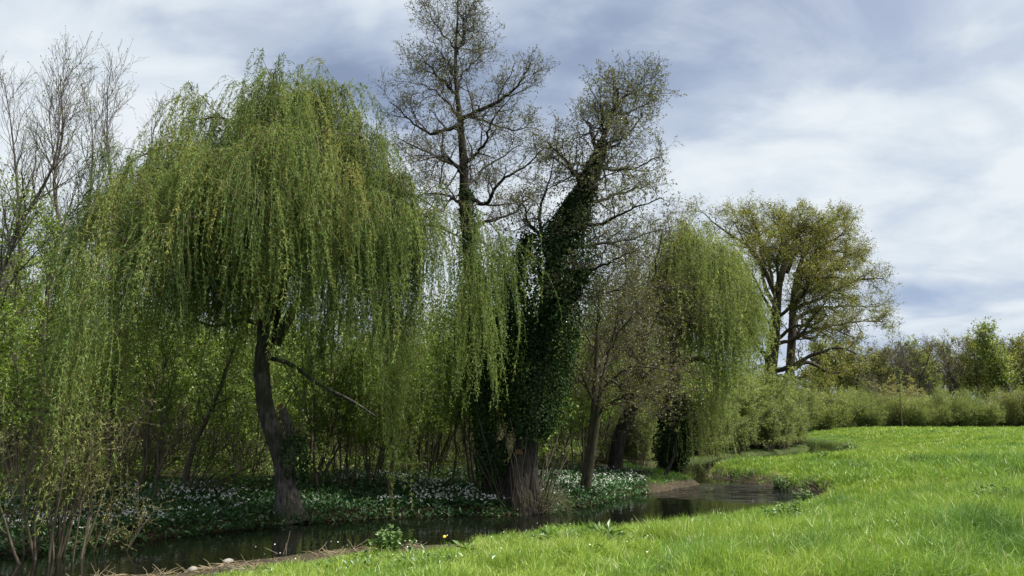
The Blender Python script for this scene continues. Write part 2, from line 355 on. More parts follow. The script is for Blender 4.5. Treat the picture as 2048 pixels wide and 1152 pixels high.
# ---------------------------------------------------------------- weeping willows
def strands(geo, anchors, outdir, tint, zbot, n_per, lmin, lmax, dens=34, leafL=(.055, .095), leafW=.017, spread=.13, seg=9, tw=.0035):
    """hanging tresses: n_per strands start round every anchor and fall"""
    A = len(anchors); idx = np.repeat(np.arange(A), n_per); N = len(idx)
    S = anchors[idx] + rng.normal(0, spread, (N, 3)) * np.array([1, 1, .7])
    base = np.clip(fbm(anchors[:, 0] * 1.7 + 3, anchors[:, 1] * 1.7 + anchors[:, 2] * .8, 2) * 2.2 - .45, 0, 1) * .75 + .25 * rng.random(A)
    Ls = (lmin + (lmax - lmin) * base)[idx] * np.where(rng.random(N) < .3, rng.uniform(.2, .5, N), rng.uniform(.6, 1.05, N))
    zb = zbot(S[:, 0], S[:, 1]) + rng.normal(0, .45, N)
    Ls = np.minimum(Ls, S[:, 2] - zb); ok = Ls > .25
    S, Ls, idx = S[ok], Ls[ok], idx[ok]; N = len(S)
    o = outdir[idx] + rng.normal(0, .35, (N, 3)); o[:, 2] *= .3
    s = np.linspace(0, 1, seg + 1)[None] * Ls[:, None]
    reach = rng.uniform(.1, .85, N) * np.minimum(1, Ls)
    rise = rng.uniform(0, .22, N)
    Pp = S[:, None] + o[:, None] * (reach[:, None] * (1 - np.exp(-s / .6)))[..., None]
    Pp[:, :, 2] += rise[:, None] * np.sin(np.minimum(s / .35, 1) * np.pi) - s
    ph = rng.random((A, 2))[idx] * 6.28
    sw = .05 * np.minimum(s, 2.5)
    Pp[:, :, 0] += sw * np.sin(s * 1.6 + ph[:, :1]) + .012 * np.cumsum(rng.normal(0, 1, s.shape), 1)
    Pp[:, :, 1] += sw * np.sin(s * 1.4 + ph[:, 1:]) + .012 * np.cumsum(rng.normal(0, 1, s.shape), 1)
    ti = np.clip(tint[idx] + rng.normal(0, .07, N), 0, 1)
    geo.tubes(Pp, np.broadcast_to(np.linspace(tw, tw * .45, seg + 1), (N, seg + 1)), 3, ti, 1)
    cnt = np.maximum((Ls * dens * rng.uniform(.55, 1.1, N)).astype(int), 2)
    li = np.repeat(np.arange(N), cnt); t = rng.random(len(li)) ** .9
    pos, T, _ = at_t(Pp, np.ones(Pp.shape[:2]), li, t * .999)
    d = T + rng.normal(0, .62, (len(li), 3))
    # leaves near the tip are younger and paler
    tl = ti[li] + rng.normal(0, .1, len(li)) + .12 * (t - .5)
    geo.leaves(pos, d, rng.uniform(*leafL, len(li)), leafW, np.clip(tl, 0, 1), 0)

def willow(name, label, trunkpaths, limbpaths, zbot, base, tress, extra=None, l1=(9, .8, 1.9), l2=4, leafm=None):
    root = thing(name, label, 'tree', base)
    gt = Geo()
    for k, pth in enumerate(trunkpaths):
        p, r = limb(pth, 40)
        if k == 0: r = r * (1 + .75 * np.exp(-np.linspace(0, 1, 40) * 30))
        gt.tubes(p, r, 16, .5, 0, lump=.16, freq=3)
    lp = stackp([limb(q, 16) for q in limbpaths])
    lp[0][:, 1:] += np.cumsum(rng.normal(0, .022, lp[0][:, 1:].shape), 1)
    gt.tubes(lp[0], lp[1], 7)
    S, D, r, t, ix = spawn(*lp, l1[0], .3, 1, 25, 65, .25)
    Ln = rng.uniform(l1[1], l1[2], len(S)) * (1.15 - .5 * t)
    p1, r1 = grow(S, D, Ln, np.minimum(r * .6, .03), .007, 6, .16, (0, 0, .02))
    gt.tubes(p1, r1, 4)
    gt.build('trunk', [M_WBARK], root, base)
    S2, D2, r2, t2, i2 = spawn(p1, r1, l2, .25, 1, 25, 70, .1)
    p2, r2_ = grow(S2, D2, rng.uniform(.35, .9, len(S2)), np.minimum(r2 * .7, .012), .004, 4, .2, (0, 0, -.05))
    gc = Geo(); gc.tubes(p2, r2_, 3, .35, 1)
    cen = lp[0][:, 0].mean(0)
    anch = np.vstack([p2[:, -1], p2[:, 2], p1[:, -1]]); dirs = np.vstack([norm(p2[:, -1] - p2[:, -2]), norm(p2[:, 2] - p2[:, 1]), norm(p1[:, -1] - p1[:, -2])])
    if True:
        hole = fbm(anch[:, 0] * .95 + 60, anch[:, 2] * .8 + anch[:, 1] * .6, 2); kh = (hole > (.31 if leafm is None else .38)) | (rng.random(len(anch)) < .12); anch = anch[kh]; dirs = dirs[kh]
    # hue drifts across the crown: some tresses ochre with catkins, some fresh green
    ht = fbm(anch[:, 0] * .55 + anch[:, 1] * .2, anch[:, 2] * .4 + anch[:, 1] * .35, 3)
    tint = np.clip(.42 + (ht - .44) * 1.4 + rng.normal(0, .2, len(anch)), .02, .98)
    strands(gc, anch, dirs, tint, zbot, *tress)
    if extra is not None: extra(gc)
    gc.build('crown', [leafm or M_WILLOW, M_WTWIG], root, base)
    return root, lp, p1

def profile(xs_, zs_, jitter=.9):
    xs_ = np.array(xs_); zs_ = np.array(zs_)
    return lambda x, y: np.interp(x, xs_, zs_) + jitter * (fbm(x * 2.1, y * 1.1, 2) * 2 - .75)

def pxprofile(pairs, Y):
    a = sorted((P(px, py, Y)[0], P(px, py, Y)[2]) for px, py in pairs)
    return profile([q[0] for q in a], [q[1] for q in a])

YW = 17.2
base = np.array([P(580, 1035, YW)[0], YW, 0]); base[2] = gz(base[0], base[1])
tr = [[(582, 1045, YW, 46), (576, 1000, YW, 42), (570, 940, YW, 38), (556, 890, YW, 34), (538, 840, YW, 33), (527, 780, YW, 31), (524, 720, YW, 31), (533, 670, YW, 33), (548, 610, YW, 36), (560, 560, YW, 30), (580, 490, YW, 26), (592, 420, YW, 18), (600, 340, YW, 12), (602, 310, YW, 6), (604, 275, YW, 3)],
      [(572, 950, YW, 30), (584, 900, YW - .1, 22), (580, 860, YW - .2, 19), (568, 828, YW - .3, 17), (564, 818, YW - .32, 16)],
      [(530, 690, YW, 24), (526, 650, YW, 22), (545, 600, YW + .1, 22), (530, 520, YW - .1, 17), (500, 440, YW - .3, 12), (470, 370, YW - .6, 8)],
      [(552, 690, YW, 18), (575, 640, YW, 20), (620, 575, YW + .2, 18), (655, 540, YW + .2, 15), (700, 480, YW + .2, 11), (760, 420, YW, 8), (830, 375, YW, 5)],
      [(536, 715, YW, 9), (580, 728, YW + .5, 8), (640, 770, YW + .9, 7), (700, 800, YW + 1.2, 6), (750, 832, YW + 1.4, 4)],
      [(528, 650, YW, 9), (480, 640, YW + .2, 8), (430, 652, YW + .3, 6), (390, 640, YW + .2, 3)]]
F1, F2, F3 = (548, 610, YW), (590, 440, YW), (655, 540, YW + .2)
def arch(f, tip, rise=60, w=14):
    fx, fy, fY = f; tx, ty, tY = tip
    m1 = (fx + (tx - fx) * .3, fy + (ty - fy) * .5 - rise * .5, fY + (tY - fY) * .3)
    m2 = (fx + (tx - fx) * .68, fy + (ty - fy) * .88 - rise, fY + (tY - fY) * .68)
    return [(*f, w), (*m1, w * .7), (*m2, w * .42), (tx, ty, tY, w * .14)]
tips = [(F1, (205, 415, 17.3)), (F1, (240, 375, 15.6)), (F1, (265, 325, 18.5)), (F1, (330, 330, 15.2)), (F2, (390, 245, 17.4)), (F1, (430, 340, 14.2)), (F2, (450, 255, 19.6)),
        (F2, (520, 190, 17.4)), (F2, (590, 185, 18)), (F2, (668, 192, 17.3)), (F2, (560, 315, 14.3)), (F2, (645, 310, 15)), (F2, (720, 258, 18)), (F3, (740, 318, 16)),
        (F3, (800, 400, 17)), (F3, (870, 435, 16.6)), (F3, (950, 495, 17.6)), (F3, (700, 400, 14.4)), (F3, (790, 430, 15)), (F1, (270, 430, 14.6)), (F2, (620, 270, 20.8)), (F1, (310, 360, 20.6)), (F3, (790, 410, 20)),
        (F2, (555, 260, 15.8)), (F1, (380, 430, 13.6)), (F2, (520, 430, 13.4)), (F3, (915, 470, 15.6)), (F1, (220, 470, 16.2)), (F1, (235, 560, 13.4)), (F1, (290, 500, 13.4))]
limbs = [arch(f, t, 55 if t[1] > 300 else 25) for f, t in tips]
zb = pxprofile([(60, 800), (110, 900), (150, 1000), (215, 960), (240, 800), (290, 800), (330, 720), (360, 740), (420, 630), (500, 660), (560, 590), (600, 650), (640, 740), (700, 680), (735, 700), (770, 830), (830, 830), (850, 640), (890, 720), (950, 810), (990, 760), (1040, 560)], YW)

def willow_extra(gc):
    # long single tresses that hang clear of the crown
    for (px, py, Y, ln, n, tt) in [(800, 650, 16.6, 4.4, 16, .72), (812, 560, 16.6, 4.0, 14, .66), (786, 600, 16.9, 3.6, 12, .6), (945, 520, 16.4, 3.3, 20, .55), (960, 560, 16.0, 2.6, 20, .6), (975, 500, 16.6, 3.0, 18, .45), (925, 600, 15.9, 2.2, 18, .62), (990, 480, 16.8, 2.2, 14, .5), (1010, 470, 16.8, 1.4, 10, .5), (770, 720, 16.4, 2.6, 16, .6), (825, 640, 16.3, 2.6, 16, .7), (840, 560, 16.2, 2.0, 14, .6), (935, 560, 16.2, 2.6, 12, .6), (262, 560, 14.9, 3.0, 14, .85), (256, 640, 14.9, 2.4, 10, .95), (350, 520, 14.3, 2.3, 12, .8),
                                  (508, 500, 14.3, 1.8, 14, .85), (470, 470, 14.2, 1.6, 12, .85), (160, 610, 12.9, 3.7, 16, .5), (185, 640, 12.8, 3.2, 14, .55), (135, 640, 13, 3.1, 12, .45), (120, 720, 13, 2.5, 10, .5), (205, 560, 13.4, 3.2, 12, .45), (170, 500, 13.3, 3.2, 12, .5), (150, 700, 12.7, 3.0, 10, .62), (620, 600, 15.8, 1.8, 14, .55), (640, 640, 16, 1.5, 10, .6), (1060, 470, 16.8, 1.6, 5, .6), (1050, 520, 16.9, 1.4, 5, .5), (700, 330, 14.2, 2.2, 14, .97), (712, 350, 14.2, 2.0, 10, .99)]:
        a = P(px, py, Y)[None]
        strands(gc, a, np.array([[.1, -.2, 0]]), np.array([tt]), lambda x, y: np.full(np.shape(x), P(px, py, Y)[2] - ln), n, ln * .9, ln * 1.05, 40, spread=.14)
wil, wlp, wp1 = willow('weeping_willow', 'large weeping willow with a split dark trunk on the flowery far bank, the widest tree', tr, limbs, zb, base,
                       (8, .6, 5.2, 36, (.055, .105), .02, .06), willow_extra, (11, .45, 1.15), 2)
# cut stub and ivy on the willow's fork
gcut = Geo(); c = P(563, 815, YW - .33); gcut.disc(c + np.array([-.02, -.03, .02]), (-.35, -.75, .5), .09); gcut.build('cut_stub', [M_CUT], wil, base)

def ivy_cloud(geo, path, n, rad, size=(.05, .09), lump=.5, tint=.45):
    p = np.asarray([[*P(a, b, Y), w / FPX * Y] for a, b, Y, w in path]); c = catmull(p, 60)
    t = rng.random(n); k = (t * 59).astype(int); f = (t * 59 - k)[:, None]
    q = c[k] * (1 - f) + c[np.minimum(k + 1, 59)] * f
    a = rng.random(n) * 6.283
    nz = fbm(np.cos(a) * 1.3 + 20, q[:, 2] * 1.7 + np.sin(a) * 1.3, 3) * 2 - .1
    r = q[:, 3] * rad * (.35 + lump * nz * 2.0 - .3) * rng.random(n) ** .25
    dr = np.stack([np.cos(a), np.sin(a), rng.normal(0, .25, n)], -1)
    pos = q[:, :3] + dr * r[:, None]
    d = dr * .6 + rng.normal(0, .5, (n, 3)) - np.array([0, 0, .5])
    L_ = rng.uniform(*size, n)
    geo.leaves(pos, d, L_, L_ * .85, np.clip(tint + rng.normal(0, .18, n) + (nz - .8) * .25, 0, 1), 0, flat=dr)

gi = Geo(); ivy_cloud(gi, [(588, 960, YW, 26), (594, 925, YW - .1, 36), (592, 890, YW - .1, 28), (586, 868, YW - .2, 14)], 900, .9); gi.build('ivy', [M_IVY], wil, base)

# ---------------------------------------------------------------- alders
def alder(name, label, trunkpaths, limbpaths, base, k=(13, 8, 6), len1=(.9, 2.0), leaf=.045, nleaf=5, mat=M_ALDER, up=.12, twig=M_ATWIG, bark=M_ABARK, cat='tree', len2=(.4, .95), len3=(.15, .42), t0=.12, lump=.12):
    root = thing(name, label, cat, base)
    gt = Geo(); allp = []
    for kk, pth in enumerate(trunkpaths):
        p, r = limb(pth, 34); gt.tubes(p, r, 14, .5, 0, lump=lump)
    lp = stackp([limb(q, 18) for q in limbpaths])
    lp[0][:, 1:] += np.cumsum(rng.normal(0, .03, lp[0][:, 1:].shape), 1)
    gt.tubes(lp[0], lp[1], 7); gt.build('trunk', [bark], root, base)
    S, D, r, t, ix = spawn(*lp, k[0], t0, 1, 35, 75, up)
    p1, r1 = grow(S, D, rng.uniform(*len1, len(S)) * (1.2 - .65 * t), np.clip(r * .55, .007, .03), .005, 6, .2, (0, 0, .03))
    S, D, r, t, ix = spawn(p1, r1, k[1], .15, 1, 30, 75, up)
    p2, r2 = grow(S, D, rng.uniform(*len2, len(S)) * (1.2 - .5 * t), np.clip(r * .6, .004, .012), .003, 4, .22, (0, 0, .03))
    S, D, r, t, ix = spawn(p2, r2, k[2], .1, 1, 30, 75, up)
    p3, r3 = grow(S, D, rng.uniform(*len3, len(S)), .0035, .002, 2, .2)
    gc = Geo(); gc.tubes(p1, r1, 4, .5, 1); gc.tubes(p2, r2, 3, .5, 1); gc.tubes(p3, r3, 3, .5, 1)
    n = int(len(p3) * nleaf); i = rng.integers(0, len(p3), n); pos, T, _ = at_t(p3, r3, i, .999 - .6 * rng.random(n) ** 1.5)
    pos = pos + rng.normal(0, .02, (n, 3))
    gc.leaves(pos, T * .5 + rng.normal(0, .7, (n, 3)), rng.uniform(.6, 1.2, n) * leaf, leaf * .75, np.clip(rng.normal(.5, .22, n), 0, 1), 0)
    gc.build('crown', [mat, twig], root, base)
    return root

YA = 19.2
ba = np.array([P(985, 1010, YA)[0], YA, 0.]); ba[2] = gz(ba[0], ba[1])
trA = [[(985, 1020, YA, 34), (975, 950, YA, 27), (966, 850, YA, 24), (956, 700, YA, 23), (946, 600, YA, 23), (937, 500, YA, 23), (930, 400, YA, 21), (927, 320, YA, 18), (921, 250, YA, 13), (913, 175, YA, 9), (911, 100, YA, 6), (915, 40, YA, 4), (917, -5, YA, 2)]]
a = lambda *p: list(p)
limA = [a((921, 240, YA, 11), (945, 215, YA - .2, 9), (1000, 172, YA - .6, 6), (1048, 112, YA - .8, 2)), a((915, 190, YA, 8), (880, 150, YA + .3, 5), (845, 105, YA + .4, 2)), a((926, 245, YA, 10), (875, 262, YA - .4, 7), (845, 255, YA - .7, 5), (775, 205, YA - 1, 2)),
        a((911, 100, YA, 5), (885, 60, YA + .2, 3), (850, 5, YA + .4, 1.5)), a((912, 110, YA, 5), (935, 60, YA - .3, 3), (948, 40, YA - .4, 1.5)), a((922, 235, YA, 7), (960, 250, YA + 1, 5), (1010, 265, YA + 1.5, 3), (1052, 240, YA + 1.8, 1.5)),
        a((928, 330, YA, 9), (965, 290, YA - 1, 6), (985, 230, YA - 1.6, 4), (1020, 180, YA - 2, 1.5)), a((930, 400, YA, 10), (965, 405, YA - .6, 8), (990, 365, YA - .9, 6), (1055, 315, YA - 1, 3), (1075, 290, YA - 1, 1.5)), a((926, 340, YA, 8), (880, 300, YA + 1, 5), (810, 270, YA + 1.6, 2)),
        a((928, 350, YA, 8), (890, 320, YA - 1.2, 5), (840, 330, YA - 1.9, 2)), a((914, 180, YA, 6), (935, 140, YA + .8, 4), (985, 105, YA + 1.2, 1.5)), a((930, 410, YA, 8), (885, 395, YA + .8, 5), (830, 380, YA + 1.3, 2)), a((920, 240, YA, 6), (895, 190, YA - 1, 4), (850, 160, YA - 1.6, 1.5)),
        a((935, 450, YA, 8), (990, 440, YA + 1, 5), (1050, 400, YA + 1.5, 2)), a((913, 150, YA, 5), (905, 110, YA - .8, 3), (875, 70, YA - 1.2, 1.5)), a((911, 100, YA, 4), (918, 40, YA + .1, 2.5), (914, -10, YA, 1)), a((930, 380, YA, 8), (990, 330, YA + 1.4, 4), (1050, 300, YA + 2, 1.5))]
ald = alder('alder_tree', 'tallest alder with an upright black trunk and thin airy crown reaching the sky top', trA, limA, ba, (12, 8, 5), (.6, 1.25), .045, 2.2, len2=(.25, .6), len3=(.1, .3))
gi = Geo(); ivy_cloud(gi, [(980, 960, YA, 40), (968, 850, YA, 46), (958, 700, YA, 44), (946, 560, YA, 44), (936, 450, YA, 40), (929, 380, YA, 30)], 9000, .62, (.05, .085)); gi.build('ivy', [M_IVY], ald, ba)

YB = 18.9
bb = np.array([P(1045, 1020, YB)[0], YB, 0.]); bb[2] = gz(bb[0], bb[1])
trB = [[(1040, 1028, YB, 100), (1042, 1005, YB, 84), (1045, 960, YB, 66), (1050, 920, YB, 52), (1056, 870, YB, 38), (1062, 820, YB, 36), (1072, 750, YB, 36), (1085, 680, YB, 34), (1102, 560, YB, 32), (1132, 450, YB, 26), (1165, 375, YB, 20), (1195, 305, YB, 14), (1225, 230, YB, 9), (1250, 190, YB, 5), (1272, 185, YB, 2)],
       [(1028, 1020, YB - .3, 34), (1030, 980, YB - .35, 30), (1032, 945, YB - .35, 26), (1037, 915, YB - .35, 20), (1038, 908, YB - .35, 17)],
       [(1070, 1022, YB - .2, 30), (1066, 970, YB - .25, 24), (1068, 930, YB - .2, 16), (1072, 880, YB - .1, 11), (1074, 840, YB, 8)],
       [(1008, 1022, YB - .1, 28), (1004, 985, YB - .1, 22), (1000, 950, YB, 15), (990, 900, YB, 8)]]
limB = [a((1225, 232, YB, 8), (1235, 190, YB - .3, 5), (1222, 190, YB - .6, 2)), a((1195, 300, YB, 9), (1180, 240, YB + .6, 6), (1165, 225, YB + 1, 2)), a((1195, 305, YB, 8), (1240, 275, YB - .8, 5), (1300, 215, YB - 1.2, 2)), a((1180, 345, YB, 9), (1230, 340, YB + .8, 6), (1310, 320, YB + 1.3, 2)),
        a((1165, 375, YB, 9), (1130, 320, YB - .7, 6), (1085, 270, YB - 1.1, 2)), a((1132, 450, YB, 10), (1200, 440, YB - 1, 7), (1270, 410, YB - 1.5, 4), (1330, 390, YB - 1.8, 2)), a((1150, 410, YB, 9), (1220, 390, YB + 1, 6), (1290, 360, YB + 1.8, 2)), a((1110, 530, YB, 9), (1080, 440, YB + .4, 7), (1095, 380, YB + .4, 4), (1100, 320, YB + .3, 2)),
        a((1105, 540, YB, 9), (1065, 460, YB - .8, 6), (1040, 400, YB - 1.2, 2)), a((1118, 500, YB, 10), (1190, 490, YB + .6, 7), (1260, 470, YB + 1, 4), (1345, 455, YB + 1.4, 2)), a((1110, 540, YB, 9), (1180, 530, YB - 1.2, 6), (1260, 500, YB - 1.8, 2)), a((1252, 182, YB, 5), (1275, 175, YB + .2, 3), (1300, 155, YB + .3, 1)),
        a((1210, 270, YB, 6), (1200, 210, YB - .8, 4), (1200, 195, YB - 1.1, 1.5)), a((1225, 230, YB, 6), (1255, 220, YB + .8, 4), (1300, 190, YB + 1.2, 1.5)), a((1170, 365, YB, 7), (1140, 330, YB + 1.2, 5), (1110, 290, YB + 1.8, 1.5)), a((1100, 570, YB, 8), (1160, 590, YB - .8, 5), (1240, 575, YB - 1.2, 2)), a((1150, 410, YB, 7), (1190, 360, YB - 1.4, 4), (1250, 330, YB - 2, 1.5)), a((1182, 340, YB, 7), (1215, 300, YB - 1.3, 4), (1265, 280, YB - 1.9, 1.5))]
alb = alder('alder_tree', 'alder leaning right above a gnarled stool, its trunk wrapped in thick dark ivy', trB, limB, bb, (11, 7, 5), (.55, 1.2), .05, 2.8, len2=(.25, .6), len3=(.1, .3), lump=.34)
gi = Geo(); ivy_cloud(gi, [(1062, 870, YB, 26), (1066, 830, YB, 60), (1068, 760, YB, 78), (1072, 680, YB, 86), (1085, 600, YB, 94), (1105, 520, YB, 86), (1128, 465, YB, 50), (1150, 410, YB, 30), (1168, 372, YB, 19), (1186, 330, YB, 13), (1205, 285, YB, 6)], 34000, 1.35, (.05, .09)); ivy_cloud(gi, [(1070, 720, YB - .3, 30), (1040, 620, YB - .6, 40), (1035, 540, YB - .8, 30), (1060, 470, YB - .8, 12)], 4000, .8); ivy_cloud(gi, [(1085, 660, YB - .4, 30), (1135, 590, YB - .8, 36), (1170, 540, YB - 1, 14)], 3000, .8); ivy_cloud(gi, [(1000, 1000, YB, 24), (998, 940, YB, 30), (992, 880, YB + .1, 24)], 1200, .8); gi.build('ivy', [M_IVY], alb, bb)
gcut = Geo(); gcut.disc(P(1038, 907, YB - .36) + np.array([0, -.03, .02]), (.05, -.8, .6), .1, .5, 0, 12); gcut.build('cut_stub', [M_CUT], alb, bb)
# sprouts and dead stubs round the stool
gs = Geo(); n = 60
ang = rng.random(n) * 6.28; S = np.stack([bb[0] + np.cos(ang) * rng.uniform(.35, .75, n), bb[1] + np.sin(ang) * .5 - .15, np.full(n, bb[2] - .15)], -1)
D = np.stack([np.cos(ang) * .25, np.sin(ang) * .2, np.ones(n)], -1); p, r = grow(S, D, rng.uniform(.4, 2.6, n), rng.uniform(.006, .022, n), .004, 7, .1); gs.tubes(p, r, 5)
n = 260; ang = rng.random(n) * 6.28; S = np.stack([bb[0] + .65 + rng.normal(0, .25, n), bb[1] - .25 + rng.normal(0, .2, n), bb[2] + rng.uniform(-.1, .35, n)], -1)
p, r = grow(S, rng.normal(0, 1, (n, 3)) * np.array([1, 1, .5]), rng.uniform(.2, .7, n), .005, .002, 5, .35); gs.tubes(p, r, 3)
gs.build('sprouts', [M_STEM], alb, bb)

# ---------------------------------------------------------------- small leaning trees on the right part of the far bank
YC = 21.6
bc = np.array([P(1165, 1010, YC)[0], YC, 0.]); bc[2] = gz(bc[0], bc[1])
trC = [[(1163, 1016, YC, 22), (1172, 960, YC, 19), (1182, 890, YC, 17), (1188, 820, YC, 14), (1192, 740, YC, 10), (1195, 660, YC, 7), (1200, 580, YC, 4)], [(1170, 1010, YC - .1, 16), (1182, 930, YC - .12, 13), (1195, 840, YC - .1, 11), (1205, 760, YC, 8), (1225, 680, YC, 5), (1240, 600, YC, 2)]]
limC = [a((1188, 800, YC, 6), (1150, 740, YC - .8, 4), (1100, 720, YC - 1.2, 1.5)), a((1192, 740, YC, 6), (1230, 660, YC + .8, 4), (1270, 590, YC + 1.2, 1.5)), a((1205, 780, YC, 6), (1270, 730, YC - 1, 4), (1330, 735, YC - 1.6, 2)), a((1195, 830, YC, 6), (1260, 800, YC - 1.2, 4), (1340, 800, YC - 1.8, 1.5)),
        a((1193, 700, YC, 5), (1160, 620, YC + .5, 3), (1160, 540, YC + .8, 1.5)), a((1215, 710, YC, 5), (1270, 640, YC - .6, 3), (1320, 590, YC - 1, 1.5)), a((1200, 760, YC, 5), (1250, 700, YC + 1.4, 3), (1310, 670, YC + 2, 1.5)), a((1196, 650, YC, 4), (1210, 580, YC - 1, 3), (1250, 520, YC - 1.6, 1.5))]
alder('alder_tree', 'slim twin stemmed alder with pale bark rising straight from the water edge', trC, limC, bc, (11, 8, 5), (.7, 1.5), .05, 4, bark=M_STEM, mat=M_OLIVE, len2=(.3, .7), len3=(.12, .35))
YD = 26.5
bd = np.array([P(1228, 950, YD)[0], YD, 0.]); bd[2] = gz(bd[0], bd[1])
trD = [[(1226, 962, YD, 34), (1230, 935, YD, 29), (1236, 890, YD, 27), (1248, 850, YD, 27), (1262, 820, YD, 26), (1275, 770, YD, 20), (1285, 700, YD, 13), (1290, 620, YD, 8), (1300, 540, YD, 4)]]
limD = [a((1262, 815, YD, 10), (1220, 730, YD + .6, 7), (1190, 640, YD + 1, 3)), a((1275, 770, YD, 10), (1330, 720, YD - 1, 7), (1370, 640, YD - 1.5, 3)), a((1280, 730, YD, 8), (1250, 650, YD - 1, 5), (1240, 560, YD - 1.5, 2)), a((1285, 700, YD, 8), (1320, 620, YD + 1, 5), (1350, 540, YD + 1.5, 2)),
        a((1288, 660, YD, 7), (1270, 570, YD + 1, 4), (1250, 490, YD + 1.4, 2)), a((1290, 620, YD, 6), (1310, 540, YD - 1, 4), (1320, 470, YD - 1.5, 2)), a((1262, 820, YD, 9), (1310, 790, YD - 1.6, 6), (1350, 760, YD - 2.4, 2)), a((1270, 780, YD, 8), (1210, 760, YD - 1.6, 5), (1150, 740, YD - 2.4, 2)), a((1282, 720, YD, 7), (1210, 690, YD + 1.6, 4), (1150, 640, YD + 2.2, 2))]
alder('alder_tree', 'thick dark trunked alder leaning right under a brownish twiggy crown, beside the mud bank', trD, limD, bd, (12, 8, 6), (.9, 2.0), .06, 4, mat=M_OLIVE)

# second willow
Y2 = 28.5
b2 = np.array([P(1332, 950, Y2)[0], Y2 + .8, 0.]); b2[2] = gz(b2[0], b2[1])
tr2 = [[(1330, 955, Y2 + .8, 30), (1336, 900, Y2 + .6, 27), (1344, 850, Y2 + .3, 25), (1346, 790, Y2, 23), (1350, 730, Y2, 22), (1352, 680, Y2, 18), (1372, 640, Y2, 12), (1395, 580, Y2, 8), (1405, 500, Y2, 4)],
       [(1350, 735, Y2, 12), (1375, 722, Y2 - .3, 11), (1402, 718, Y2 - .5, 9), (1425, 730, Y2 - .6, 8), (1450, 746, Y2 - .7, 7)],
       [(1350, 690, Y2, 14), (1330, 640, Y2 + .2, 9), (1310, 590, Y2 + .3, 5)]]
G1, G2 = (1352, 680, Y2), (1385, 610, Y2)
tips2 = [(G1, (1310, 560, 28)), (G2, (1333, 495, 28.5)), (G2, (1366, 475, 29)), (G2, (1400, 485, 28)), (G2, (1428, 520, 28.6)), (G2, (1450, 560, 28.3)), (G2, (1490, 630, 28.5)), (G2, (1440, 530, 26.6)), (G2, (1400, 520, 26)), (G2, (1455, 600, 26.4)), (G1, (1340, 580, 26.2)), (G2, (1415, 510, 31)), (G2, (1465, 600, 31)), (G1, (1330, 540, 31)), (G2, (1440, 620, 25.6))]
lim2 = [arch(f, t, 18, 9) for f, t in tips2]
zb2 = pxprofile([(1280, 720), (1320, 720), (1350, 690), (1380, 710), (1405, 780), (1430, 800), (1455, 740), (1490, 710), (1540, 690)], Y2)
wi2, _, _ = willow('weeping_willow', 'smaller pale weeping willow at the stream bend with a snapped lower branch', tr2, lim2, zb2, b2, (7, .6, 5.0, 22, (.08, .14), .028, .16), None, (12, .6, 1.4), 3, M_WILLOW2)
gx_ = Geo()
for (px, py, Y, ln, n) in [(1392, 800, 27, 2.6, 14), (1405, 740, 27.2, 3.8, 16), (1425, 720, 27.4, 4.2, 16), (1418, 800, 26.8, 2.8, 14), (1440, 780, 27.5, 3.0, 10), (1380, 860, 27, 1.8, 8)]:
    strands(gx_, P(px, py, Y)[None], np.array([[.1, -.2, 0]]), np.array([.45]), lambda x, y: np.full(np.shape(x), -.6), n * 2, ln * .8, ln, 22, (.06, .1), .022, .4, 9, .006)
gx_.build('bare_tresses', [M_WILLOW2, M_WTWIG], wi2, b2)
gi = Geo(); ivy_cloud(gi, [(1340, 945, Y2 + .7, 20), (1350, 890, Y2 + .4, 52), (1356, 840, Y2 + .2, 56), (1352, 790, Y2, 30)], 5000, .85, (.08, .13), .5, .25); gi.build('ivy', [M_IVY], wi2, b2)

